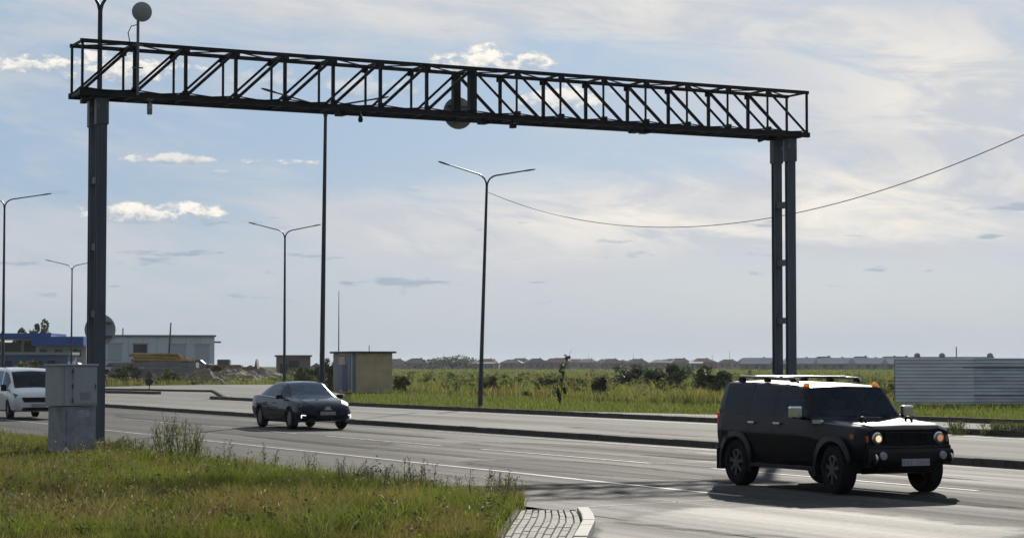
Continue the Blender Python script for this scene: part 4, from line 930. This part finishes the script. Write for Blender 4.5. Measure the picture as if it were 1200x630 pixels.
heap(242, 230, 7.5, 1.7, SOILD, 'dark soil heap right of the warehouse'); heap(266, 250, 11, 1.7, SOILD, 'tall dark soil heap below the loader'); heap(300, 260, 12, 1.7, SOILG, 'grey brown soil heap between loader and low brown building'); heap(376, 290, 9, 2.1, SOILG, 'grey brown soil heap between low brown building and kiosk')
lb_, w_, h_ = box_building('low_building', 'low brown flat roofed building between the soil heaps', 330, 325, 364, 417.5, 9, mat('brown_plaster', (.22, .175, .145), .85, var=.12, scale=.4), roofm=mat('red_roof_edge', (.19, .10, .08), .8), rz=R(7))
MB().box((0, -.05, h_ - 1.1), (w_ * .3, .1, 1.0)).build('window', MATS['dark_opening'], lb_); MB().box((-w_ * .3, -.05, 1.1), (1.1, .1, 2.2)).build('door', MATS['dark_opening'], lb_)
ex = thing('loader', 'brown yellow loader with raised bucket on top of the soil heap', 'loader', (xy(272, 254), 254, .6)); EXM = mat('loader_paint', (.22, .15, .06), .6, var=.2)
MB().box((-.6, 0, 1.05), (3.6, 1.9, .8)).build('body', EXM, ex, bevel=.1); MB().box((-.9, 0, 1.75), (1.4, 1.5, .6)).build('cab', mat('loader_cab', (.1, .1, .1), .5), ex, bevel=.06)
for x in (-1.6, .6):
    for s in (-1, 1): w2 = MB(); w2.lathe([(0, -.25), (.6, -.25), (.66, -.1), (.66, .1), (.6, .25), (0, .25)], 20, 'y'); w2.build('wheel', RUBBER, ex, smooth=40, loc=(x, s * .95, .62))
MB().bar((.8, 0, 1.1), (2.2, 0, 1.0), .22, .3).build('arm', EXM, ex); MB().prism([(1.9, .8), (3.1, 1.0), (2.9, 2.1), (2.75, 1.25), (2.0, 1.0)], -1.1, 1.1, 'y').build('bucket', EXM, ex)
def far_car(px, D, z, m, label):
    t = thing('parked_car', label, 'car', (xy(px, D), D, z)); b = MB(); b.prism([(-2.1, .3), (2.1, .3), (2.15, .7), (1.3, .85), (-1.9, .9), (-2.15, .75)], -.85, .85, 'y'); b.build('body', m, t, bevel=.08)
    b = MB(); b.prism([(-1.6, .88), (.9, .86), (.3, 1.35), (-1.1, 1.38)], -.72, .72, 'y'); b.build('cabin', MATS['dim_window'], t, bevel=.06)
    for x in (-1.3, 1.3):
        for s in (-1, 1): w2 = MB(); w2.lathe([(0, -.1), (.31, -.1), (.31, .1), (0, .1)], 16, 'y'); w2.build('wheel', RUBBER, t, loc=(x, s * .8, .31))
CW = mat('car_white', (.6, .61, .62), .3, coat=.5); 
far_car(140, 262, .9, CW, 'white car parked left of the stacked pipes'); far_car(152, 268, .9, mat('car_silver', (.4, .42, .44), .3, .5), 'silver car parked at the left end of the stacked pipes'); far_car(233, 270, 1.3, mat('car_blue', (.16, .22, .32), .35), 'blue grey car parked behind the dark soil heap')
far_car(89, 215, .9, CW, 'white car parked beside the site cabin under the lamp')
# houses of the settlement
WALLS = [mat('house_brick', (.19, .10, .08), .85, var=.1, scale=.3), mat('house_buff', (.24, .205, .17), .85, var=.1, scale=.3), mat('house_white', (.24, .24, .25), .8)]
ROOFS = [mat('roof_brown', (.12, .062, .05), .8), mat('roof_dark', (.055, .055, .062), .8), mat('roof_grey', (.30, .31, .33), .55, .2), mat('roof_red', (.20, .075, .055), .8)]
def house(px, D, w, h, hr, wi, ri, hip, label, group, rz=0.0, dep=9.0):
    t = thing('house', label, 'house', (xy(px, D), D, 0), rz, group)
    b = MB(); b.box((0, 0, h / 2), (w, dep, h)); b.build('wall', WALLS[wi], t)
    r = MB(); o = .5; x, y = w / 2 + o, dep / 2 + o; k = x * .5 if hip else 0
    vs = [(-x, -y, h), (x, -y, h), (x, y, h), (-x, y, h)] + ([(-x + k + x * .12, 0, h + hr), (x - k - x * .12, 0, h + hr)] if hip else [(-x, 0, h + hr), (x, 0, h + hr)])
    r.add(vs, [(0, 1, 5, 4), (2, 3, 4, 5), (1, 2, 5), (3, 0, 4), (0, 3, 2, 1)]); ro_ = r.build('roof', ROOFS[ri], t)
    MB().box((w * .2, .6, h + hr * .8), (.7, .7, hr * .7)).build('chimney', WALLS[0], ro_)
    for q in (-.28, .05, .3): MB().box((q * w, -dep / 2 - .04, h * .55), (1.3, .08, 1.3)).build('window', MATS['dim_window'], t)
HL = {(0, 1): ('brick house with hipped brown roof in the row on the horizon', 'brown hipped roofs'), (1, 1): ('house with hipped dark roof in the row on the horizon', 'dark hipped roofs'), (2, 0): ('house with broad pale metal gable roof left of the sheet fence', 'pale metal roofs'), (3, 1): ('house with hipped reddish roof in the row on the horizon', 'reddish hipped roofs')}
random.seed(21); px_ = 402.0
while px_ < 940:
    ri = random.choice((0, 0, 0, 1, 3, 0)); D = random.uniform(1020, 1180); l, g_ = HL[(ri, 1)]
    w_ = random.uniform(9.5, 13); house(px_, D, w_, random.uniform(3.0, 3.6), random.uniform(1.5, 2.3), random.choice((0, 0, 0, 1, 0)), ri, True, l, g_, R(random.uniform(-12, 12))); px_ += w_ / D * FPX * random.uniform(.92, 1.25)
px_ = 415.0
while px_ < 1060:                                   # second row, a little farther
    ri = random.choice((0, 1, 1, 3)); D = random.uniform(1300, 1450); l, g_ = HL[(ri, 1)]; w_ = random.uniform(10, 14)
    house(px_, D, w_, random.uniform(3.4, 4.2), random.uniform(1.9, 2.6), random.choice((0, 1, 0)), ri, True, l, g_, R(random.uniform(-15, 15))); px_ += w_ / D * FPX * random.uniform(1.1, 2.1)
for px_, rz in ((888, -20), (952, 24), (980, -28), (997, 22), (1019, -26), (1034, 25), (938, -22)):
    l, g_ = HL[(2, 0)]; house(px_, random.uniform(820, 900), 11, 2.6, 2.3, random.choice((0, 1)), 2, False, l, g_, R(rz))
for px_ in (965, 1008, 1042, 1056):
    l, g_ = HL[(1, 1)]; house(px_, 980, 13, 3.2, 2.8, 0, 1, True, l, g_, R(10))
for px_, D in ((556, 1000), (573, 1010), (815, 940)):
    house(px_, D, 5, 3.0, .5, 2, 1, False, 'small white outbuilding shining between the brown roofs', 'white outbuildings', 0, 5)
lbg, w_, h_ = box_building('long_hall', 'long grey hall with small corner turrets showing above the sheet fence', 780, 1073, 1164, 418.6, 14, mat('hall_grey', (.17, .18, .185), .8), roofm=mat('hall_roof', (.13, .14, .15), .8))
for f in (-.47, -.15, .47): MB().lathe([(0, 0), (1.1, 0), (1.1, .7), (.8, 1.2), (0, 1.5)], 8, 'z').build('turret', MATS['hall_roof'], lbg, loc=(f * w_, 2, h_ + .2))
MB().tube([(w_ * .05, 4, h_), (w_ * .05, 4, vz(406, 780))], .22, 6).build('aerial_mast', GALV, lbg)
for px_, yt, D in ((520, 413, 1200), (742, 414, 1150), (855, 411, 1100), (835, 415, 1200), (690, 414, 1250)):
    tag(MB().tube([(0, 0, 0), (0, 0, vz(yt, D))], [.16, .08], 6).build('utility_pole', BARK, None, loc=(xy(px_, D), D, 0)), 'thin utility pole standing among the far roofs', 'pole', 'utility poles in the settlement')
# lane sign on the island
sD = gp(175, 459.5).y; ls = thing('lane_sign', 'small lane divider sign with red triangle on the kerbed island', 'road sign', (xy(175.5, sD), sD, .15))
MB().tube([(0, 0, 0), (0, 0, 1.3)], .035, 8).build('post', BLACKP, ls); r_ = MB(); r_.prism([(-.36, .92), (.36, .92), (0, 1.5)], -.04, -.02, 'y'); r_.build('triangle_plate', mat('sign_brown', (.16, .07, .04), .6), ls)
r_ = MB(); r_.lathe([(0, -.045), (.30, -.045), (.30, -.02), (0, -.02)], 20, 'y'); r_.build('round_plate', mat('sign_dark', (.03, .03, .05), .6), ls, loc=(0, 0, .66))

# ------------------------------------------------------------------ vegetation
def vnoise(x, y, s, seed):
    x = np.asarray(x) / s; y = np.asarray(y) / s; xi = np.floor(x).astype(int); yi = np.floor(y).astype(int); fx = x - xi; fy = y - yi
    fx = fx * fx * (3 - 2 * fx); fy = fy * fy * (3 - 2 * fy)
    def h(a, b): n = (a * 374761393 + b * 668265263 + seed * 1442695041) & 0x7fffffff; n = ((n ^ (n >> 13)) * 1274126177) & 0x7fffffff; return ((n ^ (n >> 16)) & 0xffff) / 65535.0
    return (h(xi, yi) * (1 - fx) + h(xi + 1, yi) * fx) * (1 - fy) + (h(xi, yi + 1) * (1 - fx) + h(xi + 1, yi + 1) * fx) * fy
def mesh_np(name, V, F, C, m):
    me = bpy.data.meshes.new(name); nv, nf = len(V), len(F); me.vertices.add(nv); me.vertices.foreach_set('co', V.astype(np.float32).ravel())
    me.loops.add(nf * 3); me.loops.foreach_set('vertex_index', F.astype(np.int32).ravel()); me.polygons.add(nf); me.polygons.foreach_set('loop_start', np.arange(0, nf * 3, 3, dtype=np.int32))
    at = me.color_attributes.new('Col', 'FLOAT_COLOR', 'POINT'); at.data.foreach_set('color', np.concatenate([C, np.ones((nv, 1))], 1).astype(np.float32).ravel()); me.update(); me.validate(); me.materials.append(m); return me
def blades(P, h, w, C, lean=.3, tipc=None):
    n = len(P); a = rng.uniform(0, 2 * np.pi, n); d = np.stack([np.cos(a), np.sin(a), np.zeros(n)], 1); b = rng.uniform(0, 2 * np.pi, n); ld = np.stack([np.cos(b), np.sin(b), np.zeros(n)], 1) * (rng.uniform(.15, 1, n) * lean * h)[:, None]
    up = np.zeros((n, 3)); up[:, 2] = 1; hw = (w / 2)[:, None]; hh = h[:, None]
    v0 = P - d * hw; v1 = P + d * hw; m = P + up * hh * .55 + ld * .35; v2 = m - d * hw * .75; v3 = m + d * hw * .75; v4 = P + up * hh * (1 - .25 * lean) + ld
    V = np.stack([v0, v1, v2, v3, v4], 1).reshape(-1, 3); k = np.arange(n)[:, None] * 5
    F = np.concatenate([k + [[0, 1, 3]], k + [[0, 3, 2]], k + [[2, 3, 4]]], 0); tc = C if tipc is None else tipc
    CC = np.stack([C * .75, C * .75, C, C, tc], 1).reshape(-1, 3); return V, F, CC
def merge(parts):
    V, F, C, o = [], [], [], 0
    for v, f, c in parts: V.append(v); F.append(f + o); C.append(c); o += len(v)
    return np.concatenate(V), np.concatenate(F), np.concatenate(C)
def pal(n, cols, wts): c = np.array(cols)[rng.choice(len(cols), n, p=np.array(wts) / sum(wts))]; return c * rng.uniform(.75, 1.25, (n, 1))
def ground_samples(n, px0, px1, D0, D1, power=1.0):
    D = D0 + (D1 - D0) * rng.uniform(0, 1, n) ** power; px = rng.uniform(px0, px1, n); X = (px - 600) / FPX * D; return X, D
def leaves(n, c, rad, size, cols, wts, clumps=9, seed=0):
    g = np.random.default_rng(seed); ct = g.normal(0, 1, (clumps, 3)); ct /= np.linalg.norm(ct, axis=1)[:, None]; ct *= g.uniform(.3, .95, (clumps, 1)); cr = g.uniform(.16, .42, clumps)
    i = g.integers(0, clumps, n); d = g.normal(0, 1, (n, 3)); d /= np.linalg.norm(d, axis=1)[:, None]; p = ct[i] + d * (cr[i] * g.uniform(.35, 1, n) ** .5)[:, None]; p = p * np.array(rad) + np.array(c)
    p[:, 2] = np.maximum(p[:, 2], .03); a = g.normal(0, 1, (n, 3)); a /= np.linalg.norm(a, axis=1)[:, None]; b = np.cross(a, g.normal(0, 1, (n, 3))); b /= np.linalg.norm(b, axis=1)[:, None]; s = (size * g.uniform(.6, 1.4, n))[:, None]
    V = np.stack([p - a * s, p + b * s * .5, p + a * s, p - b * s * .5], 1).reshape(-1, 3); k = np.arange(n)[:, None] * 4; F = np.concatenate([k + [[0, 1, 2]], k + [[0, 2, 3]]], 0)
    tint = g.uniform(.7, 1.3, clumps)[i][:, None]; C = np.array(cols)[g.choice(len(cols), n, p=np.array(wts) / sum(wts))] * tint * g.uniform(.8, 1.2, (n, 1)); return V, F, np.repeat(C, 4, 0)
# foreground meadow
def front_mask(X, Y):
    v = X * CR + Y * SR; lt = np.interp(Y, [a for a, _ in left_tab], [b for _, b in left_tab]); edge = NEAR_EDGE - .12 + .22 * (vnoise(X, Y, 1.3, 3) - .5)
    ok = (v < edge) & (X < .10 + .08 * vnoise(X, Y, .4, 77)) & ((Y > DF + .15) | (X < lt - .1 + .1 * rng.uniform(-1, 1, len(X))))
    cx0, cy0 = xy(85.5, 47.2), 47.2; ok &= ~((np.abs(X - cx0) < .62) & (np.abs(Y - cy0) < .55)); return ok
fg = []
X, Y = ground_samples(190000, -60, 640, 22.5, 66, 1.35); k = front_mask(X, Y); X, Y = X[k], Y[k]; n = len(X)
big = vnoise(X, Y, 4.0, 9) * .35 + vnoise(X, Y, 1.2, 4) * .35 + vnoise(X, Y, .45, 14) * .3; dry = np.clip((vnoise(X, Y, 3.2, 17) * .4 + vnoise(X, Y * .5, .7, 31) * .6 - .44) * 4.0 + (-X - 4.5) * .12 + (28 - Y) * .06, 0, 1); shade_ = .45 + .9 * (.5 * vnoise(X, Y * .5, .55, 91) + .5 * vnoise(X, Y * .4, 1.8, 92))
G1 = pal(n, [(.115, .150, .026), (.145, .175, .034), (.085, .115, .022), (.170, .180, .045)], [4, 3, 3, 2]); G2 = pal(n, [(.20, .165, .07), (.25, .20, .095), (.14, .125, .045), (.17, .165, .05)], [3, 2, 3, 3])
C = (G1 * (1 - dry[:, None]) + G2 * dry[:, None]) * np.array([1.12, 1.08, .85]) * shade_[:, None]; h = (.14 + .34 * big) * rng.uniform(.55, 1.2, n); v = X * CR + Y * SR
h *= np.where(Y > 44, .75, 1.0); w = rng.uniform(.007, .014, n) * np.where(Y > 40, 1.4, 1.0)
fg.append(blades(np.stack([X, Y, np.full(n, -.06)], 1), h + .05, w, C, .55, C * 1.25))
# dry seed stalks, pale heads
X, Y = ground_samples(7000, -60, 640, 22.5, 62, 1.2); k = front_mask(X, Y) & (vnoise(X, Y, 2.2, 51) > .42); X, Y = X[k], Y[k]; n = len(X)
h = rng.uniform(.30, .58, n); P = np.stack([X, Y, np.full(n, -.05)], 1); fg.append(blades(P, h, np.full(n, .006), pal(n, [(.16, .12, .06), (.12, .11, .04)], [1, 1]), .3))
hp = P.copy(); hp[:, 2] += h * .80; q = rng.uniform(0, 1, n) < .55; fg.append(blades(hp[q], rng.uniform(.025, .06, q.sum()), rng.uniform(.012, .022, q.sum()), pal(q.sum(), [(.26, .22, .12), (.22, .165, .085), (.40, .37, .29)], [3, 3, .8]), .6))
# coarse tussocks standing above the rest
for q in range(620):
    D = 23 + 34 * rng.uniform() ** 1.25; x_ = (rng.uniform(-40, 608) - 600) / FPX * D
    if not front_mask(np.array([x_]), np.array([D]))[0]: continue
    m_ = 34; r_ = rng.uniform(.05, .16); P = np.stack([x_ + rng.normal(0, r_, m_), D + rng.normal(0, r_, m_), np.full(m_, -.06)], 1); k = front_mask(P[:, 0], P[:, 1]); P = P[k]; m_ = len(P)
    if m_ == 0: continue
    gr = rng.uniform() < .45 + .045 * (x_ + 6); cc = pal(m_, [(.13, .19, .026), (.17, .22, .034), (.095, .14, .022)], [3, 2, 2]) if gr else pal(m_, [(.20, .165, .07), (.15, .135, .05), (.24, .20, .10)], [2, 2, 1])
    hh_ = rng.uniform(.26, .62) * rng.uniform(.6, 1.1, m_) * (.7 if D > 44 else 1); fg.append(blades(P, hh_, rng.uniform(.008, .016, m_), cc * rng.uniform(.7, 1.2), .75, cc * 1.35))
# broad-leaved weeds mixed into the grass
for q in range(900):
    D = 23 + 30 * rng.uniform() ** 1.3; x_ = (rng.uniform(-40, 610) - 600) / FPX * D
    if not front_mask(np.array([x_]), np.array([D]))[0]: continue
    r_ = rng.uniform(.08, .26); hh_ = rng.uniform(.12, .42); tn = rng.uniform(.75, 1.4); pl = [(.085, .12, .025), (.11, .14, .03), (.06, .085, .022)] if rng.uniform() < .65 else [(.15, .12, .05), (.12, .095, .042), (.10, .085, .03)]
    fg.append(leaves(34, (x_, D, hh_ * .6), (r_, r_, hh_ * .6), .021, np.array(pl) * tn, [1, 1, 1], 4, 5000 + q))
V, F, C = merge(fg); stuff(put('meadow_grass', mesh_np('meadow_grass', V, F, C, BLADE)))
bpy.data.objects['meadow_grass']['label'] = 'rough olive meadow grass with dry stalks in the foreground'
# far side: low verge then tall weeds
def paved(X, Y): 
    u = -X * SR + Y * CR; v = X * CR + Y * SR; py = HOR + FPX * CH / Y; px = 600 + FPX * X / Y
    return (py > 451.5) & (px < 412) & (v < 75)
vg = []
X, Y = ground_samples(70000, 90, 1230, 55, 150, 1.2); v = X * CR + Y * SR; u = -X * SR + Y * CR
k = (v > VK2 + .25) & (v < 66) & ~((v < 43.4) & (u < 67)) & ~paved(X, Y); X, Y = X[k], Y[k]; n = len(X)
pat = vnoise(X, Y, 6, 5) * .5 + vnoise(X, Y, 2.2, 6) * .5
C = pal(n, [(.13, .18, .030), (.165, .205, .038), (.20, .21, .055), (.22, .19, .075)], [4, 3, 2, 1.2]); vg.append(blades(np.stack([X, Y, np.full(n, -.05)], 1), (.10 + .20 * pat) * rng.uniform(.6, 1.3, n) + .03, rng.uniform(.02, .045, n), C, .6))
X, Y = ground_samples(120000, 80, 1240, 105, 420, 1.5); v = X * CR + Y * SR; fen = (X > 18) & (Y > 98) & (Y < 112); kio = (np.abs(X - kc[0] - 1.2) < 4.2) & (np.abs(Y - kD - 3.2) < 5.4)
k = (v > 57 + 9 * (vnoise(X, Y, 9, 8) - .5)) & ~paved(X, Y) & ~fen & ~kio & ((600 + FPX * X / Y) > 118); X, Y = X[k], Y[k]; n = len(X)
cl = vnoise(X, Y, 8, 12) * .45 + vnoise(X, Y, 3, 13) * .55; br = np.clip((vnoise(X, Y, 14, 22) * .5 + vnoise(X, Y, 4, 23) * .5 - .38) * 3, 0, 1)
C = pal(n, [(.14, .175, .034), (.175, .20, .042), (.09, .12, .028), (.22, .21, .05)], [4, 3, 3, 1.5]) * (1 - br[:, None]) + pal(n, [(.22, .19, .07), (.17, .145, .055), (.26, .24, .065)], [3, 2, 2]) * br[:, None]
rt = np.clip((600 + FPX * X / Y - 820) / 150, 0, 1)      # lower, greener growth toward the sheet fence
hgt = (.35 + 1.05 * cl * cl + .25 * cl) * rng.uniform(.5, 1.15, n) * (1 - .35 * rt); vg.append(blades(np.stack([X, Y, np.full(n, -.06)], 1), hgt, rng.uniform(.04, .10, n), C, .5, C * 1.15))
# leafy clumps through the weeds
for q in range(1500):
    D = 110 + 230 * rng.uniform() ** 1.4; px_ = rng.uniform(120, 1240); x_ = (px_ - 600) / FPX * D; vv = x_ * CR + D * SR
    if vv < 58 or paved(np.array([x_]), np.array([D]))[0] or (x_ > 17.5 and 97 < D < 113) or (abs(x_ - kc[0] - 1.2) < 4.4 and abs(D - kD - 3) < 5.6): continue
    r_ = rng.uniform(.35, 1.1); hh_ = r_ * rng.uniform(.7, 1.3) * (.6 if px_ > 900 else 1); tn = rng.uniform(.55, 1.35); pl = [(.085, .115, .030), (.11, .135, .036), (.065, .090, .028)] if rng.uniform() < .7 else [(.15, .135, .055), (.12, .105, .045), (.17, .165, .05)]
    V, F, C = leaves(46, (x_, D, hh_ * .55), (r_, r_ * .8, hh_ * .6), .13, np.array(pl) * tn, [1, 1, 1], 5, 1000 + q); vg.append((V, F, C))
V, F, C = merge(vg); stuff(put('field_weeds', mesh_np('field_weeds', V, F, C, BLADE)))
bpy.data.objects['field_weeds']['label'] = 'tall tangled weeds and grass covering the field across the road'
# open field beyond, short tufts so that the far ground keeps a grassy edge
X, Y = ground_samples(26000, 100, 1240, 420, 950, 1.2); n = len(X); C = pal(n, [(.15, .18, .040), (.185, .20, .05), (.12, .145, .036)], [3, 2, 2])
V, F, C = blades(np.stack([X, Y, np.full(n, -.06)], 1), rng.uniform(.3, .95, n), rng.uniform(.25, .6, n), C, .5); stuff(put('far_grass', mesh_np('far_grass', V, F, C, BLADE)))['label'] = 'far green grass field stretching to the houses'

DKG = [(.075, .105, .040), (.095, .13, .048), (.055, .08, .034)]; BLG = [(.085, .11, .075), (.07, .095, .065), (.105, .13, .08)]; YLG = [(.13, .145, .038), (.11, .13, .034), (.15, .15, .05)]
def bush(px, D, w, h, cols, label, group, seed, n=1500, name='bush'):
    t = thing(name, label, name.replace('_', ' '), (xy(px, D), D, 0), 0, group); V, F, C = leaves(n, (0, 0, h * .52), (w / 2, w * .4, h * .52), .10 + .012 * w, cols, [1] * len(cols), 17, seed)
    put('foliage', mesh_np('foliage', V, F, C, LEAF), None, t); random.seed(seed)
    for k in range(4): MB().tube([(random.uniform(-.1, .1), 0, -.05), (random.uniform(-.25, .25) * w, random.uniform(-.1, .1), h * .35), (random.uniform(-.35, .35) * w, 0, h * .72)], [.04, .03, .012], 5).build('stem', BARK, t)
bs = [(703, 128, 1.1, 1.35, DKG, 'small dark rounded bush standing alone in the weeds', None), (742, 180, 3.4, 2.0, BLG, 'pale bluish green bush at the left end of the bush group', None), (768, 176, 2.8, 1.9, DKG, 'dark green bush in the middle of the bush group', None), (790, 172, 3.0, 2.2, DKG, 'large dark green bush at the right end of the bush group', None),
      (828, 128, 2.2, 1.75, DKG, 'dense dark bush growing behind the black suv', None), (852, 131, 1.9, 1.5, BLG, 'grey green bush half hidden by the suv roof', None), (384, 168, 1.6, 2.3, DKG, 'dark bush against the kiosk side by the lamp pole', None), (352, 178, 2.4, 1.8, YLG, 'olive bush between two lamp poles left of the kiosk', None), (366, 182, 2.0, 2.0, DKG, 'dark bush between two lamp poles left of the kiosk', None),
      (470, 166, 1.6, 1.1, YLG, 'yellow green bush at the right wall of the kiosk', None), (150, 235, 3.5, 1.9, YLG, 'olive bush below the stacked slabs', None), (200, 230, 3.0, 1.5, YLG, 'low olive bush right of the lane sign', None), (30, 150, 3.6, 2.3, YLG, 'brownish olive bush behind the white van', None), (640, 150, 2.2, 1.3, YLG, 'low olive bush behind the sapling', None), (575, 150, 1.6, 1.2, YLG, 'low olive bush right of the leaning lamp', None)]
for i, (px_, D, w_, h_, c_, l_, g_) in enumerate(bs): bush(px_, D, w_, h_, c_, l_, g_, 100 + i)
def tree(px, D, h, w, label, group, seed, cols=DKG, n=1500, zc=.62):
    t = thing('tree', label, 'tree', (xy(px, D), D, 0), 0, group); random.seed(seed)
    tr = MB(); tr.tube([(0, 0, -.1), (.05, 0, h * .3), (-.05, .05, h * .6), (0, 0, h * .9)], [h * .03, h * .022, h * .015, h * .004], 7)
    for k in range(6): a = random.uniform(0, 6.28); z = h * random.uniform(.28, .6); tr.tube([(0, 0, z), (math.cos(a) * w * .22, math.sin(a) * w * .22, z + h * .1), (math.cos(a) * w * .36, math.sin(a) * w * .36, z + h * .22)], [h * .012, h * .008, h * .003], 5)
    tr.build('trunk', BARK, t); V, F, C = leaves(n, (0, 0, h * zc), (w / 2, w / 2, h * (1 - zc)), .10 + .035 * w, cols, [1] * len(cols), 13, seed); put('crown', mesh_np('crown', V, F, C, LEAF), None, t)
tree(35, 290, 7.6, 4.2, 'small bushy tree rising behind the canopy left of its taller neighbour', None, 5); tree(49, 290, 8.1, 3.2, 'tall narrow tree behind the filling station canopy', None, 6); tree(2, 290, 7.2, 3.5, 'small tree behind the canopy at the lamp pole', None, 7)
for i, (px_, w_, h_) in enumerate(((492, 7, 4.0), (504, 9, 5.2), (518, 11, 6.2), (530, 11, 6.4), (543, 10, 6.3), (551, 8, 4.6))): tree(px_, 900, h_, w_, 'low dark tree in the clump among the far roofs', 'dark tree clump', 40 + i, DKG, 420, .5)
for i, px_ in enumerate((668, 700, 730, 760, 800, 852, 905, 610, 640, 470, 455)): tree(px_, 930 + 13 * i, 3.6 + (i % 3) * .6, 6, 'small dark tree among the houses on the horizon', 'trees among the houses', 60 + i, DKG, 260, .5)
# sapling on the verge, leaning, with a tuft on top
sp_ = thing('sapling', 'thin leaning sapling with sparse dark leaves on the verge', 'sapling', (xy(656, 104.5), 104.5, 0)); stx = [(0, 0, 0), (.05, 0, .6), (.12, 0, 1.2), (.22, 0, 1.8), (.40, 0, 2.35), (.58, 0, 2.75)]
MB().tube(stx, [.03, .028, .024, .018, .012, .005], 6).build('trunk', BARK, sp_); MB().tube([(0, 0, .1), (-.12, 0, .7), (-.10, 0, 1.3), (.0, 0, 1.75)], [.025, .02, .014, .005], 6).build('stem', BARK, sp_)
MB().tube([(.22, 0, 1.8), (.30, .05, 2.2), (.62, .05, 2.3)], [.014, .01, .004], 5).build('branch', BARK, sp_)
LV = [leaves(150, (.02, 0, .75), (.26, .22, .62), .085, DKG, [1, 1, 1], 7, 3), leaves(110, (.08, 0, 1.55), (.24, .2, .45), .08, DKG, [1, 1, 1], 6, 4), leaves(60, (.36, 0, 2.32), (.19, .14, .20), .075, DKG, [1, 1, 1], 4, 8)]
V, F, C = merge(LV); put('crown', mesh_np('crown', V, F, C, LEAF), None, sp_)
# tall weeds standing up out of the meadow edge
def weed(px, D, h, label, seed, kind='stalk', group=None):
    t = thing('weed_plant', label, 'weed', (xy(px, D), D, -.05), 0, group); random.seed(seed); g = np.random.default_rng(seed); st = MB(); parts = []
    ns = 9 if kind == 'bushy' else random.choice((1, 2, 2, 3)); sw_ = .30 if kind == 'bushy' else .10
    for k in range(ns):
        a = random.uniform(0, 6.28); r0 = random.uniform(0, sw_ * .6); hh_ = h * random.uniform(.7, 1.0); top = Vector((math.cos(a) * (r0 + sw_ * random.uniform(.4, 1.2)), math.sin(a) * r0, hh_)); b0 = Vector((math.cos(a) * r0, math.sin(a) * r0, 0)); st.tube([b0, b0.lerp(top, .5) + Vector((0, 0, .03)), top], [.006, .005, .002], 4)
        nb = 7
        for j in range(nb):
            f = .4 + .6 * j / nb; p = b0.lerp(top, f); aa = random.uniform(0, 6.28); e = p + Vector((math.cos(aa) * .09, math.sin(aa) * .09, .08)) * (1.25 - f); st.tube([p, e], [.003, .0015], 3)
            m = 5; Q = np.array(e)[None, :] + g.normal(0, .014, (m, 3)); parts.append(blades(Q, g.uniform(.015, .035, m), g.uniform(.008, .014, m), pal(m, [(.16, .13, .07), (.11, .10, .045), (.20, .17, .11)], [2, 2, 1]), .8))
        if kind == 'bushy':
            m = 42; z = g.uniform(.03, .72, m) * h; Q = np.stack([b0.x + (top.x - b0.x) * z / h + g.normal(0, .09, m), b0.y + g.normal(0, .09, m), z], 1); parts.append(blades(Q, g.uniform(.06, .15, m), g.uniform(.010, .020, m), pal(m, [(.13, .17, .04), (.16, .18, .05), (.18, .17, .07)], [3, 2, 1]), .9))
    st.build('stem', mat('weed_stem', (.12, .10, .05), .8), t); V, F, C = merge(parts); put('foliage', mesh_np('foliage', V, F, C, BLADE), None, t)
def edgeD(px, off=.35): return (NEAR_EDGE - off) / (SR + (px - 600) / FPX * CR)
for i, (px_, d_, h_, l_) in enumerate(((196, .8, 1.05, 'tall bushy weed at the road edge, left half of the biggest tuft'), (212, .6, 1.15, 'tallest bushy weed at the road edge right of the gantry post'), (222, .9, .85, 'bushy weed at the right side of the biggest tuft'), (160, .7, .55, 'low bushy weed just right of the gantry post'), (134, .8, .5, 'low bushy weed at the concrete block'))): weed(px_, edgeD(px_, d_), h_, l_, 300 + i, 'bushy')
for i, px_ in enumerate((250, 265, 284, 312, 317, 345, 362, 400, 404, 432, 438, 446, 452, 472, 488, 494, 505, 519, 540, 548, 566, 572, 583, 590, 595, 598)): weed(px_, edgeD(px_, .3 + .5 * (i % 3)), random.uniform(.42, .72), 'thin dry weed stalk with seed heads along the grass edge by the road', 400 + i, 'stalk', 'dry weed stalks along the road edge')
for i, px_ in enumerate((1120, 1158, 1176, 1190, 1198)): weed(px_, 62.0 - (px_ - 1120) * .02, .5, 'small weed growing on the paved strip below the sheet fence', 500 + i, 'bushy', 'weeds on the paved strip')

# ------------------------------------------------------------------ air
HAZE_ON = True
if HAZE_ON:
    hm = bpy.data.materials.new('haze_air'); hm.use_nodes = True; hm.node_tree.nodes.clear(); pv2 = hm.node_tree.nodes.new('ShaderNodeVolumePrincipled'); ho = hm.node_tree.nodes.new('ShaderNodeOutputMaterial')
    pv2.inputs['Color'].default_value = (.80, .86, .95, 1); pv2.inputs['Density'].default_value = .00009; pv2.inputs['Anisotropy'].default_value = .3; hm.node_tree.links.new(pv2.outputs[0], ho.inputs['Volume'])
    hz = MB().box((0, 1675, 6.5), (5040, 3690, 16.0)).build('haze', hm); stuff(hz)
